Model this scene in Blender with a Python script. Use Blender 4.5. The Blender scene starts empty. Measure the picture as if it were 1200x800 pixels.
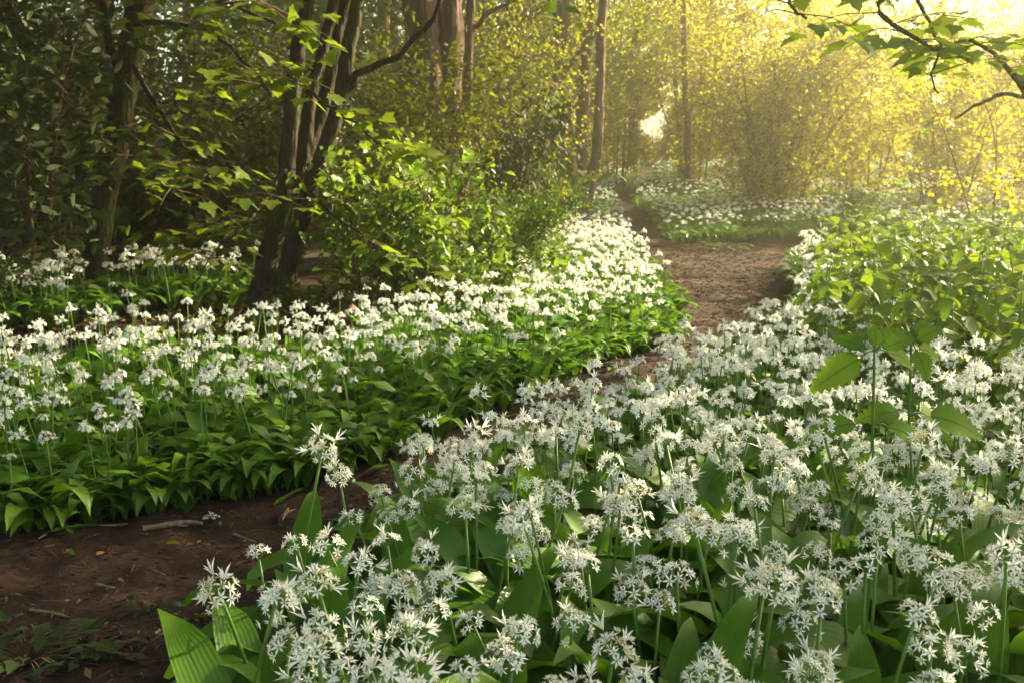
import bpy, math, random
import numpy as np
from mathutils import Vector, Matrix

# ------------------------------------------------------------------ camera, light, exposure
S = bpy.context.scene
COL = S.collection
H, F, PITCH = 0.95, 1167.0, math.radians(10.2)
cam_d = bpy.data.cameras.new('camera')
cam_d.sensor_width = 36.0
cam_d.lens = 36.0 * F / 1200.0
cam_d.clip_start, cam_d.clip_end = 0.02, 500
cam = bpy.data.objects.new('camera', cam_d)
cam.location = (0, 0, H)
cam.rotation_euler = (math.pi / 2 - PITCH, 0, 0)
COL.objects.link(cam)
S.camera = cam
cam_d.dof.use_dof = True
cam_d.dof.focus_distance = 2.0
cam_d.dof.aperture_fstop = 11.0

SUN_AZ, SUN_EL = math.radians(58), math.radians(26)      # azimuth from +Y (view direction) towards +X
W = bpy.data.worlds.new('World'); S.world = W; W.use_nodes = True
wn = W.node_tree.nodes; wl = W.node_tree.links
sky = wn.new('ShaderNodeTexSky'); sky.sky_type = 'NISHITA'; sky.sun_disc = False
sky.sun_elevation = SUN_EL; sky.sun_rotation = SUN_AZ
sky.air_density = 1.0; sky.dust_density = 2.0
wn['Background'].inputs['Strength'].default_value = 0.11
warm = wn.new('ShaderNodeVectorMath'); warm.operation = 'MULTIPLY'; warm.inputs[1].default_value = (1.0, 0.93, 0.74)   # warm white balance
wl.new(sky.outputs[0], warm.inputs[0]); wl.new(warm.outputs[0], wn['Background'].inputs[0])
sun_d = bpy.data.lights.new('sun', 'SUN'); sun_d.energy = 5.0; sun_d.angle = math.radians(0.5)
sun_d.color = (1.0, 0.85, 0.56)
sun = bpy.data.objects.new('sun', sun_d); COL.objects.link(sun)
to_sun = Vector((math.sin(SUN_AZ) * math.cos(SUN_EL), math.cos(SUN_AZ) * math.cos(SUN_EL), math.sin(SUN_EL)))
sun.rotation_euler = to_sun.to_track_quat('Z', 'Y').to_euler()
S.view_settings.view_transform = 'Standard'; S.view_settings.look = 'None'
S.view_settings.exposure = 2.6
S.view_settings.gamma = 1
HAZE_DENSITY, HAZE_G = 0.0115, 0.82
c = S.cycles
c.max_bounces = 6; c.diffuse_bounces = 3; c.glossy_bounces = 2; c.transmission_bounces = 3
c.volume_bounces = 0; c.transparent_max_bounces = 4
c.caustics_reflective = False; c.caustics_refractive = False
c.use_denoising = True; c.sample_clamp_indirect = 6
S.render.film_transparent = False

RNG = np.random.default_rng(11)
U = RNG.uniform

# ------------------------------------------------------------------ helpers
def P(u, v, D):
    """point seen at photo pixel (u, v) at forward distance D"""
    a, b = (u - 600) / F, (400 - v) / F
    t = D / (math.cos(PITCH) + b * math.sin(PITCH))
    return np.array([a * t, D, H + t * (-math.sin(PITCH) + b * math.cos(PITCH))])

def project(p):
    p = np.atleast_2d(p); q = p - np.array([0, 0, H])
    z = q[:, 1] * math.cos(PITCH) - q[:, 2] * math.sin(PITCH)
    y = q[:, 1] * math.sin(PITCH) + q[:, 2] * math.cos(PITCH)
    z = np.maximum(z, 1e-3)
    return np.stack([600 + F * q[:, 0] / z, 400 - F * y / z, z], 1)

def vnoise(x, y, s, seed=0):
    x = np.asarray(x, float) / s; y = np.asarray(y, float) / s
    xi, yi = np.floor(x), np.floor(y); fx, fy = x - xi, y - yi
    fx = fx * fx * (3 - 2 * fx); fy = fy * fy * (3 - 2 * fy)
    def h(a, b):
        q = np.sin(a * 127.1 + b * 311.7 + seed * 74.7) * 43758.5453
        return q - np.floor(q)
    return (h(xi, yi) * (1 - fx) + h(xi + 1, yi) * fx) * (1 - fy) + (h(xi, yi + 1) * (1 - fx) + h(xi + 1, yi + 1) * fx) * fy

def smooth(a, b, x):
    t = np.clip((np.asarray(x, float) - a) / (b - a), 0, 1); return t * t * (3 - 2 * t)

def ground_z(x, y):
    x = np.asarray(x, float); y = np.asarray(y, float)
    z = 0.044 * np.maximum(0, y - 12) * smooth(10.5, 15, y)
    z = z + 0.02 * np.sin(x * 1.1 + 0.7) * np.sin(y * 0.9) * smooth(2, 5, np.hypot(x, y))
    z = z + 0.05 * smooth(0.0, 1.5, y - 11.7) * smooth(0.5, 2.5, np.abs(x - 1.9))
    z = z + 0.02 * np.maximum(0, -x - 3) 
    return z

def inside(poly, x, y):
    x = np.asarray(x, float); y = np.asarray(y, float)
    r = np.zeros(x.shape, bool); n = len(poly)
    for i in range(n):
        (x0, y0), (x1, y1) = poly[i], poly[(i + 1) % n]
        if y0 == y1: continue
        r ^= ((y0 > y) != (y1 > y)) & (x < (x1 - x0) * (y - y0) / (y1 - y0) + x0)
    return r

def norm(a):
    a = np.asarray(a, float); return a / np.maximum(np.linalg.norm(a, axis=-1, keepdims=True), 1e-9)

def basis(d, n):
    """rotation matrices whose columns are side, direction, normal"""
    d = norm(d); s = norm(np.cross(d, n)); m = np.cross(s, d)
    return np.stack([s, d, m], -1)

def rot_z(a):
    a = np.asarray(a, float); o = np.zeros_like(a); i = np.ones_like(a)
    return np.stack([np.stack([np.cos(a), -np.sin(a), o], -1), np.stack([np.sin(a), np.cos(a), o], -1), np.stack([o, o, i], -1)], -2)

def rand_dirs(n):
    return norm(RNG.normal(size=(n, 3)))

class T:
    """a template: verts, faces, material index per face, across / along coordinate per vertex"""
    def __init__(s, v, f, m=None, ac=None, al=None):
        s.v = np.array(v, float)
        s.flat = np.array([i for q in f for i in q], np.int32); s.sz = np.array([len(q) for q in f], np.int32)
        s.m = np.zeros(len(f), np.int32) if m is None else np.array(m, np.int32)
        s.ac = np.zeros(len(s.v)) if ac is None else np.array(ac, float)
        s.al = np.zeros(len(s.v)) if al is None else np.array(al, float)
        s.ti = None

class G:
    """collects geometry and links it as ONE mesh object"""
    def __init__(s): s.v, s.f, s.s, s.m, s.t, s.ac, s.al, s.n = [], [], [], [], [], [], [], 0
    def add(s, v, flat, sz, m, ti, ac, al):
        s.v.append(np.asarray(v, float)); s.f.append(np.asarray(flat, np.int64) + s.n); s.s.append(np.asarray(sz)); s.m.append(np.asarray(m))
        s.t.append(ti); s.ac.append(ac); s.al.append(al); s.n += len(v)
    def copies(s, t, pos, R, sc, ti):
        n = len(pos)
        if n == 0: return
        sc = np.asarray(sc, float)
        if sc.ndim == 1: sc = sc[:, None]
        v = np.einsum('nij,nmj->nmi', R, t.v[None] * sc[:, None, :]) + np.asarray(pos)[:, None]
        k = len(t.v)
        flat = (t.flat[None] + (np.arange(n) * k)[:, None]).ravel()
        ti = np.asarray(ti, float)
        tt = np.repeat(ti, k) if t.ti is None else np.clip((ti[:, None] + t.ti[None]).ravel(), 0, 1)
        s.add(v.reshape(-1, 3), flat, np.tile(t.sz, n), np.tile(t.m, n), tt, np.tile(t.ac, n), np.tile(t.al, n))
    def one(s, t, pos=(0, 0, 0), R=None, sc=1.0, ti=0.5):
        R = np.eye(3) if R is None else R
        s.copies(t, np.array([pos]), np.array([R]), np.array([sc]), np.array([ti]))
    def tube(s, pts, rad, k=6, m=0, ti=0.5, cap=True, lump=0.0):
        pts = np.asarray(pts, float); n = len(pts); rad = np.broadcast_to(np.asarray(rad, float), (n,))
        d = norm(np.gradient(pts, axis=0))
        ref = np.array([0.31, 0.27, 0.91]) if abs(d[:, 2]).mean() < 0.8 else np.array([0.9, 0.42, 0.1])
        a = norm(np.cross(d, ref)); b = np.cross(d, a)
        th = np.arange(k) * 2 * math.pi / k
        rr = rad[:, None] * np.ones((n, k))
        if lump: rr = rr * (1 + lump * RNG.normal(size=(n, k)))
        v = pts[:, None] + rr[..., None] * (np.cos(th)[None, :, None] * a[:, None] + np.sin(th)[None, :, None] * b[:, None])
        v = v.reshape(-1, 3); f = []
        for i in range(n - 1):
            for j in range(k):
                f.append((i * k + j, i * k + (j + 1) % k, (i + 1) * k + (j + 1) % k, (i + 1) * k + j))
        flat = np.array(f).ravel(); sz = np.full(len(f), 4)
        if cap and k > 2:
            flat = np.concatenate([flat, np.arange((n - 1) * k, n * k)]); sz = np.append(sz, k)
        s.add(v, flat, sz, np.full(len(sz), m), np.full(len(v), ti), np.zeros(len(v)), np.repeat(np.linspace(0, 1, n), k))
    def tmpl(s):
        t = T.__new__(T); t.v = np.concatenate(s.v); t.flat = np.concatenate(s.f).astype(np.int32); t.sz = np.concatenate(s.s); t.m = np.concatenate(s.m)
        t.ac = np.concatenate(s.ac); t.al = np.concatenate(s.al); t.ti = np.concatenate(s.t) - 0.5; return t
    def mesh(s, name, mats, origin=(0, 0, 0), smooth_=True):
        me = bpy.data.meshes.new(name)
        v = np.concatenate(s.v) - np.asarray(origin, float); flat = np.concatenate(s.f).astype(np.int32); sz = np.concatenate(s.s).astype(np.int32)
        me.vertices.add(len(v)); me.vertices.foreach_set('co', v.astype(np.float32).ravel())
        me.loops.add(len(flat)); me.loops.foreach_set('vertex_index', flat)
        me.polygons.add(len(sz)); st = np.zeros(len(sz), np.int32); st[1:] = np.cumsum(sz)[:-1]
        me.polygons.foreach_set('loop_start', st)
        me.polygons.foreach_set('material_index', np.concatenate(s.m).astype(np.int32))
        me.update(calc_edges=True)
        me.polygons.foreach_set('use_smooth', np.full(len(sz), smooth_))
        for nm, data in (('tint', s.t), ('across', s.ac), ('along', s.al)):
            a = me.attributes.new(nm, 'FLOAT', 'POINT'); a.data.foreach_set('value', np.concatenate(data).astype(np.float32))
        for m in mats: me.materials.append(m)
        return me
    def build(s, name, mats, parent=None, origin=(0, 0, 0), smooth_=True, stuff=False):
        o = bpy.data.objects.new(name, s.mesh(name, mats, origin, smooth_)); COL.objects.link(o)
        if parent: o.parent = parent
        if stuff: o['kind'] = 'stuff'
        return o

def link(name, me, parent=None):
    o = bpy.data.objects.new(name, me); COL.objects.link(o)
    if parent: o.parent = parent
    return o

def tag(o, label, cat, group=None):
    o['label'] = label; o['category'] = cat
    if group: o['group'] = group
    return o

def thing(name, label, cat, loc, group=None):
    o = bpy.data.objects.new(name, None); COL.objects.link(o); o.empty_display_size = 0.1
    o.location = [float(q) for q in loc]
    return tag(o, label, cat, group)

def copy_thing(o, parent=None):
    q = o.copy(); COL.objects.link(q)
    if parent: q.parent = parent
    for ch in o.children: copy_thing(ch, q)
    return q

def curve(ctrl, n):
    """Catmull-Rom through control rows (any width)"""
    c_ = np.asarray(ctrl, float)
    if len(c_) == 2: return c_[0] + (c_[1] - c_[0]) * np.linspace(0, 1, n)[:, None]
    c_ = np.vstack([2 * c_[0] - c_[1], c_, 2 * c_[-1] - c_[-2]])
    t = np.linspace(0, len(c_) - 3 - 1e-6, n); i = t.astype(int); f = (t - i)[:, None]
    p0, p1, p2, p3 = c_[i], c_[i + 1], c_[i + 2], c_[i + 3]
    return 0.5 * (2 * p1 + (p2 - p0) * f + (2 * p0 - 5 * p1 + 4 * p2 - p3) * f ** 2 + (3 * p1 - p0 - 3 * p2 + p3) * f ** 3)

# ------------------------------------------------------------------ materials
def new_mat(name):
    m = bpy.data.materials.new(name); m.use_nodes = True; nt = m.node_tree; nt.nodes.clear()
    out = nt.nodes.new('ShaderNodeOutputMaterial'); return m, nt, out

def ramp(nt, stops):
    r = nt.nodes.new('ShaderNodeValToRGB'); e = r.color_ramp.elements
    while len(e) < len(stops): e.new(0.5)
    for k, (p, q) in enumerate(stops): e[k].position = p; e[k].color = (*q, 1)
    return r

def leaf_mat(name, cols, trans=0.45, rough=0.45, spec=0.35, vein=None, tcol=(1.25, 1.2, 0.6), stripes=0, brown=0.0):
    m, nt, out = new_mat(name); N, L = nt.nodes, nt.links
    at = N.new('ShaderNodeAttribute'); at.attribute_name = 'tint'
    oi = N.new('ShaderNodeObjectInfo')
    a1 = N.new('ShaderNodeMath'); a1.operation = 'MULTIPLY_ADD'; a1.inputs[1].default_value = 0.3; L.new(oi.outputs['Random'], a1.inputs[0])
    a0 = N.new('ShaderNodeMath'); a0.operation = 'MULTIPLY_ADD'; a0.inputs[1].default_value = 1.0; a0.inputs[2].default_value = -0.15
    L.new(at.outputs['Fac'], a0.inputs[0]); L.new(a0.outputs[0], a1.inputs[2])
    geo = N.new('ShaderNodeTexCoord'); nz = N.new('ShaderNodeTexNoise'); nz.inputs['Scale'].default_value = 40; nz.inputs['Detail'].default_value = 2
    L.new(geo.outputs['Object'], nz.inputs['Vector'])
    ad = N.new('ShaderNodeMath'); ad.operation = 'MULTIPLY_ADD'; ad.inputs[1].default_value = 0.35; L.new(nz.outputs['Fac'], ad.inputs[0])
    sb = N.new('ShaderNodeMath'); sb.operation = 'SUBTRACT'; sb.inputs[1].default_value = 0.175
    L.new(a1.outputs[0], ad.inputs[2]); L.new(ad.outputs[0], sb.inputs[0])
    r = ramp(nt, [(i / (len(cols) - 1), q) for i, q in enumerate(cols)]); L.new(sb.outputs[0], r.inputs[0])
    col = r.outputs[0]
    bump_src = None
    if vein or stripes:
        ac = N.new('ShaderNodeAttribute'); ac.attribute_name = 'across'
        ab = N.new('ShaderNodeMath'); ab.operation = 'ABSOLUTE'; L.new(ac.outputs['Fac'], ab.inputs[0])
        if vein:
            mr = N.new('ShaderNodeMapRange'); mr.inputs[1].default_value = 0.02; mr.inputs[2].default_value = 0.12; mr.inputs[3].default_value = 0.65; mr.inputs[4].default_value = 0.0
            L.new(ab.outputs[0], mr.inputs[0])
            mx = N.new('ShaderNodeMix'); mx.data_type = 'RGBA'; mx.inputs[7].default_value = (*vein, 1)
            L.new(mr.outputs[0], mx.inputs[0]); L.new(col, mx.inputs[6]); col = mx.outputs[2]
        if stripes:
            sn = N.new('ShaderNodeMath'); sn.operation = 'MULTIPLY'; sn.inputs[1].default_value = stripes; L.new(ac.outputs['Fac'], sn.inputs[0])
            s2 = N.new('ShaderNodeMath'); s2.operation = 'SINE'; L.new(sn.outputs[0], s2.inputs[0]); bump_src = s2.outputs[0]
            mq = N.new('ShaderNodeMapRange'); mq.inputs[1].default_value = -1; mq.inputs[2].default_value = 1; mq.inputs[3].default_value = 0.93; mq.inputs[4].default_value = 1.05
            L.new(s2.outputs[0], mq.inputs[0])
            ml = N.new('ShaderNodeVectorMath'); ml.operation = 'SCALE'; L.new(col, ml.inputs[0]); L.new(mq.outputs[0], ml.inputs['Scale']); col = ml.outputs[0]
    if brown:
        al = N.new('ShaderNodeAttribute'); al.attribute_name = 'along'
        n2 = N.new('ShaderNodeTexNoise'); n2.inputs['Scale'].default_value = 25; L.new(geo.outputs['Object'], n2.inputs['Vector'])
        q = N.new('ShaderNodeMath'); q.operation = 'MULTIPLY_ADD'; q.inputs[1].default_value = 0.6; L.new(n2.outputs['Fac'], q.inputs[0]); L.new(al.outputs['Fac'], q.inputs[2])
        q2 = N.new('ShaderNodeMath'); q2.operation = 'ADD'; L.new(q.outputs[0], q2.inputs[0])
        q3 = N.new('ShaderNodeMath'); q3.operation = 'MULTIPLY'; q3.inputs[1].default_value = 0.25; L.new(oi.outputs['Random'], q3.inputs[0]); L.new(q3.outputs[0], q2.inputs[1])
        mr = N.new('ShaderNodeMapRange'); mr.inputs[1].default_value = 1.52; mr.inputs[2].default_value = 1.58; L.new(q2.outputs[0], mr.inputs[0])
        mx = N.new('ShaderNodeMix'); mx.data_type = 'RGBA'; mx.inputs[7].default_value = (0.28, 0.17, 0.07, 1)
        L.new(mr.outputs[0], mx.inputs[0]); L.new(col, mx.inputs[6]); col = mx.outputs[2]
    b = N.new('ShaderNodeBsdfPrincipled'); b.inputs['Roughness'].default_value = rough; b.inputs['Specular IOR Level'].default_value = spec
    L.new(col, b.inputs['Base Color'])
    tr = N.new('ShaderNodeBsdfTranslucent')
    vm = N.new('ShaderNodeVectorMath'); vm.operation = 'MULTIPLY'; vm.inputs[1].default_value = tcol; L.new(col, vm.inputs[0]); L.new(vm.outputs[0], tr.inputs['Color'])
    if bump_src is not None:
        bp = N.new('ShaderNodeBump'); bp.inputs['Strength'].default_value = 0.1; bp.inputs['Distance'].default_value = 0.002
        L.new(bump_src, bp.inputs['Height']); L.new(bp.outputs[0], b.inputs['Normal'])
    ms = N.new('ShaderNodeMixShader'); ms.inputs[0].default_value = trans
    L.new(b.outputs[0], ms.inputs[1]); L.new(tr.outputs[0], ms.inputs[2]); L.new(ms.outputs[0], out.inputs['Surface'])
    return m

def bark_mat(name, c0, c1, scale=14, moss=None, bump=0.9, stretch=0.22):
    m, nt, out = new_mat(name); N, L = nt.nodes, nt.links
    tc = N.new('ShaderNodeTexCoord'); mp = N.new('ShaderNodeMapping'); mp.inputs['Scale'].default_value = (1, 1, stretch); L.new(tc.outputs['Object'], mp.inputs[0])
    n1 = N.new('ShaderNodeTexNoise'); n1.inputs['Scale'].default_value = scale; n1.inputs['Detail'].default_value = 6; n1.inputs['Roughness'].default_value = 0.65; L.new(mp.outputs[0], n1.inputs['Vector'])
    vo = N.new('ShaderNodeTexVoronoi'); vo.feature = 'DISTANCE_TO_EDGE'; vo.inputs['Scale'].default_value = scale * 1.4; L.new(mp.outputs[0], vo.inputs['Vector'])
    mu = N.new('ShaderNodeMath'); mu.operation = 'MULTIPLY_ADD'; mu.inputs[1].default_value = 0.7; L.new(vo.outputs['Distance'], mu.inputs[0]); L.new(n1.outputs['Fac'], mu.inputs[2])
    r = ramp(nt, [(0.3, c0), (0.75, c1)]); L.new(mu.outputs[0], r.inputs[0]); col = r.outputs[0]
    if moss:
        n2 = N.new('ShaderNodeTexNoise'); n2.inputs['Scale'].default_value = 4; n2.inputs['Detail'].default_value = 5; L.new(tc.outputs['Object'], n2.inputs['Vector'])
        mr = N.new('ShaderNodeMapRange'); mr.inputs[1].default_value = 0.5; mr.inputs[2].default_value = 0.62; L.new(n2.outputs['Fac'], mr.inputs[0])
        mx = N.new('ShaderNodeMix'); mx.data_type = 'RGBA'; mx.inputs[7].default_value = (*moss, 1); L.new(mr.outputs[0], mx.inputs[0]); L.new(col, mx.inputs[6]); col = mx.outputs[2]
    b = N.new('ShaderNodeBsdfPrincipled'); b.inputs['Roughness'].default_value = 0.9; b.inputs['Specular IOR Level'].default_value = 0.2; L.new(col, b.inputs['Base Color'])
    bp = N.new('ShaderNodeBump'); bp.inputs['Strength'].default_value = bump; bp.inputs['Distance'].default_value = 0.06; L.new(mu.outputs[0], bp.inputs['Height']); L.new(bp.outputs[0], b.inputs['Normal'])
    L.new(b.outputs[0], out.inputs['Surface']); return m

def soil_mat(name, cols, scale, bump=0.6, dist=0.02):
    m, nt, out = new_mat(name); N, L = nt.nodes, nt.links
    tc = N.new('ShaderNodeTexCoord')
    n1 = N.new('ShaderNodeTexNoise'); n1.inputs['Scale'].default_value = scale; n1.inputs['Detail'].default_value = 9; n1.inputs['Roughness'].default_value = 0.72; L.new(tc.outputs['Object'], n1.inputs['Vector'])
    n2 = N.new('ShaderNodeTexNoise'); n2.inputs['Scale'].default_value = scale * 0.12; n2.inputs['Detail'].default_value = 3; L.new(tc.outputs['Object'], n2.inputs['Vector'])
    av = N.new('ShaderNodeMath'); av.operation = 'MULTIPLY_ADD'; av.inputs[1].default_value = 0.6; L.new(n2.outputs['Fac'], av.inputs[0]); 
    hf = N.new('ShaderNodeMath'); hf.operation = 'MULTIPLY'; hf.inputs[1].default_value = 0.4; L.new(n1.outputs['Fac'], hf.inputs[0]); L.new(hf.outputs[0], av.inputs[2])
    r = ramp(nt, [(0.38 + 0.24 * i / (len(cols) - 1), q) for i, q in enumerate(cols)]); L.new(av.outputs[0], r.inputs[0])
    b = N.new('ShaderNodeBsdfPrincipled'); b.inputs['Roughness'].default_value = 0.95; b.inputs['Specular IOR Level'].default_value = 0.15; L.new(r.outputs[0], b.inputs['Base Color'])
    bp = N.new('ShaderNodeBump'); bp.inputs['Strength'].default_value = bump; bp.inputs['Distance'].default_value = dist; L.new(n1.outputs['Fac'], bp.inputs['Height']); L.new(bp.outputs[0], b.inputs['Normal'])
    L.new(b.outputs[0], out.inputs['Surface']); return m

def tint_mat(name, cols, rough=0.9, spec=0.15):
    m, nt, out = new_mat(name); N, L = nt.nodes, nt.links
    at = N.new('ShaderNodeAttribute'); at.attribute_name = 'tint'
    r = ramp(nt, [(i / (len(cols) - 1), q) for i, q in enumerate(cols)]); L.new(at.outputs['Fac'], r.inputs[0])
    b = N.new('ShaderNodeBsdfPrincipled'); b.inputs['Roughness'].default_value = rough; b.inputs['Specular IOR Level'].default_value = spec; L.new(r.outputs[0], b.inputs['Base Color'])
    L.new(b.outputs[0], out.inputs['Surface']); return m

M_GARLIC = leaf_mat('garlic_leaf', [(0.045, 0.125, 0.012), (0.085, 0.19, 0.016), (0.14, 0.25, 0.024)], 0.4, 0.42, 0.35, vein=(0.10, 0.20, 0.03), stripes=30, brown=1.0)
M_PETAL = leaf_mat('white_petal', [(0.66, 0.58, 0.44), (0.84, 0.83, 0.79), (0.85, 0.86, 0.83), (0.86, 0.87, 0.85), (0.86, 0.87, 0.85)], 0.35, 0.5, 0.3, tcol=(1, 1, 0.95))
M_STALK = leaf_mat('green_stalk', [(0.08, 0.17, 0.025), (0.13, 0.24, 0.04)], 0.25, 0.4, 0.4)
M_OVARY = leaf_mat('green_ovary', [(0.16, 0.22, 0.04), (0.26, 0.28, 0.06)], 0.2, 0.5, 0.3)
M_NETTLE = leaf_mat('nettle_leaf', [(0.06, 0.12, 0.02), (0.12, 0.20, 0.025), (0.21, 0.27, 0.03)], 0.42, 0.55, 0.3, vein=(0.05, 0.11, 0.02))
M_NETTLE_TALL = leaf_mat('tall_nettle_leaf', [(0.06, 0.13, 0.015), (0.11, 0.20, 0.02), (0.16, 0.26, 0.03)], 0.35, 0.75, 0.1, vein=(0.04, 0.09, 0.015))
M_BOUGH_HAZED = leaf_mat('hazed_bough_leaf', [(0.15, 0.22, 0.04), (0.22, 0.30, 0.05), (0.30, 0.38, 0.06)], 0.7, 0.55, 0.2)  # sycamore leaf lightened in colour to stand in for haze and sun
M_SYC = leaf_mat('sycamore_leaf', [(0.05, 0.095, 0.008), (0.10, 0.155, 0.013), (0.17, 0.22, 0.02)], 0.55, 0.45, 0.35)
M_ELDER = leaf_mat('elder_leaf', [(0.06, 0.12, 0.02), (0.11, 0.19, 0.025), (0.17, 0.25, 0.03)], 0.5, 0.45, 0.35, vein=(0.08, 0.14, 0.02))
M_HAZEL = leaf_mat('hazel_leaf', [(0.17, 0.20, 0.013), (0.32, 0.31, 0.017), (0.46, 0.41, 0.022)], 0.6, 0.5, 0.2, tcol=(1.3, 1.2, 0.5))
M_FRESH = leaf_mat('fresh_leaf', [(0.09, 0.13, 0.012), (0.17, 0.20, 0.016), (0.28, 0.28, 0.02)], 0.55, 0.5, 0.3)
M_BOX = leaf_mat('bush_leaf', [(0.04, 0.09, 0.01), (0.075, 0.145, 0.014), (0.125, 0.20, 0.02)], 0.45, 0.5, 0.25)
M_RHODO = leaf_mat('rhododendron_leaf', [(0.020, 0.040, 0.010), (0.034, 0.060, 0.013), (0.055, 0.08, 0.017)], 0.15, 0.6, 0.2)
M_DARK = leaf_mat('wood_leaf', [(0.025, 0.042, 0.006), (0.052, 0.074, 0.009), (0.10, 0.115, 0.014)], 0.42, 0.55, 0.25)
M_IVY = leaf_mat('ivy_leaf', [(0.014, 0.028, 0.008), (0.026, 0.042, 0.011), (0.05, 0.06, 0.022)], 0.15, 0.4, 0.4, vein=(0.08, 0.10, 0.04))
M_BARK_DARK = bark_mat('dark_bark', (0.010, 0.006, 0.005), (0.045, 0.028, 0.02), 16, moss=(0.04, 0.05, 0.012))
M_BARK_PINE = bark_mat('pine_bark', (0.035, 0.021, 0.014), (0.17, 0.105, 0.07), 12)
M_BARK_GREY = bark_mat('grey_bark', (0.05, 0.034, 0.024), (0.17, 0.12, 0.08), 15, moss=(0.09, 0.10, 0.02))
M_BARK_BIG = bark_mat('rough_bark', (0.025, 0.015, 0.011), (0.13, 0.08, 0.055), 9, bump=1.0, stretch=0.14)
M_TWIG = bark_mat('twig_bark', (0.05, 0.03, 0.018), (0.13, 0.08, 0.045), 30, bump=0.3)
M_SOIL = soil_mat('woodland_soil', [(0.014, 0.009, 0.006), (0.03, 0.02, 0.012), (0.055, 0.034, 0.018)], 9)
M_PATH = soil_mat('trodden_earth', [(0.010, 0.006, 0.004), (0.030, 0.016, 0.011), (0.055, 0.030, 0.021), (0.11, 0.062, 0.045)], 24, 1.0, 0.03)
M_CHIP = tint_mat('bark_chip', [(0.018, 0.010, 0.008), (0.05, 0.026, 0.018), (0.10, 0.055, 0.032), (0.19, 0.12, 0.075)])
M_LITTER = tint_mat('leaf_litter', [(0.04, 0.022, 0.012), (0.12, 0.06, 0.028), (0.26, 0.14, 0.06)], 0.7)
M_STICK = bark_mat('dead_wood', (0.07, 0.05, 0.035), (0.24, 0.17, 0.12), 40, bump=0.4)

# ------------------------------------------------------------------ leaf templates (y along, x across, z normal)
def leaf_t(length, width, ny=2, fold=0.15, bend=0.0, peak=0.4, pet=0.0, wave=0.0):
    v, f, ac, al = [], [], [], []
    ys = np.linspace(0, 1, ny + 1)
    for i, y in enumerate(ys):
        w = width / 2 * (math.sin(math.pi * min(1, (y ** (math.log(0.5) / math.log(peak))))) ** 0.85) if 0 < y < 1 else 0
        yy = pet + y * length; z = -bend * y * y * length
        zz = wave * math.sin(y * 9)
        if w < 1e-6: v.append((0, yy, z)); ac.append(0); al.append(y)
        else:
            v += [(-w, yy, z + fold * w + zz), (0, yy, z), (w, yy, z + fold * w - zz)]; ac += [-1, 0, 1]; al += [y] * 3
    f.append((0, 2, 1)); f.append((0, 3, 2))
    for i in range(ny - 2):
        a = 1 + i * 3; b = a + 3
        f += [(a, a + 1, b + 1, b), (a + 1, a + 2, b + 2, b + 1)]
    e = len(v) - 1; a = e - 3
    f += [(a, a + 1, e), (a + 1, a + 2, e)]
    return T(v, f, None, ac, al)

def fan_t(outline, droop=0.12, fold=0.1):
    """lobed leaf: outline (x, y) around a centre on the midrib"""
    o = np.array(outline, float); r = np.hypot(o[:, 0], o[:, 1] - 0.35)
    v = [(0, 0.30, 0)] + [(x, y, fold * abs(x) - droop * q * q) for (x, y), q in zip(o, r)]
    n = len(o); f = [(0, 1 + i, 1 + (i + 1) % n) for i in range(n)]
    return T(v, f, None, [0.0] + [math.copysign(1, x) if abs(x) > 0.02 else 0 for x, y in o], [0.3] + list(o[:, 1]))

SYC_OUT = [(0, 0.0), (0.17, 0.02), (0.34, -0.06), (0.33, 0.12), (0.40, 0.16), (0.55, 0.38), (0.38, 0.44), (0.30, 0.52), (0.22, 0.52), (0.21, 0.70), (0.10, 0.82), (0, 1.0)]
SYC_OUT = SYC_OUT + [(-x, y) for x, y in SYC_OUT[-2:0:-1]]
T_SYC = fan_t(SYC_OUT)
T_IVY = fan_t([(0, 0.05), (0.25, -0.08), (0.45, 0.2), (0.26, 0.42), (0.2, 0.6), (0, 1.0), (-0.2, 0.6), (-0.26, 0.42), (-0.45, 0.2), (-0.25, -0.08)], 0.1, 0.12)
T_SMALL = leaf_t(1.0, 0.72, 2, 0.25, 0.1)
T_SMALL.v[:, 2] *= 1.0
T_OVATE = leaf_t(1.0, 0.5, 4, 0.2, 0.22)
T_LANCE = leaf_t(1.0, 0.30, 4, 0.15, 0.2, peak=0.5)

def nettle_t(n=9, width=0.62, bend=0.25):
    left = []
    for i in range(n):
        y = (i + 0.25) / n; w = width / 2 * (math.sin(math.pi * y ** 0.62) ** 0.75)
        left.append((w * 0.84, y)); left.append((w * 1.16, y + 0.72 / n))
    v = [(0, 0, 0)]; ac = [0]; al = [0]; f = []
    mids = np.linspace(0, 1, 7)
    for y in mids[1:]: v.append((0, y, -bend * y * y)); ac.append(0); al.append(y)
    for sgn in (1, -1):
        st = len(v)
        for w, y in left: v.append((sgn * w, min(y, 0.99), -bend * y * y + 0.16 * w)); ac.append(sgn); al.append(y)
        ids = [st + k for k in range(len(left))]
        # stitch midrib (0..6) to the toothed edge
        j = 0
        for k in range(6):
            while j + 1 < len(ids) and left[j][1] < mids[k + 1]:
                tri = (k, ids[j], ids[j + 1]); f.append(tri if sgn > 0 else tri[::-1]); j += 1
            tri = (k, ids[j], k + 1); f.append(tri if sgn > 0 else tri[::-1])
    return T(v, f, None, ac, al)
T_NETTLE = nettle_t()

# ------------------------------------------------------------------ ground and path
def axis(lo, hi, fine, k):
    t = np.linspace(-1, 1, k); s = np.sinh(t * 4) / math.sinh(4)
    return np.where(s < 0, -s * lo, s * hi)

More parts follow.
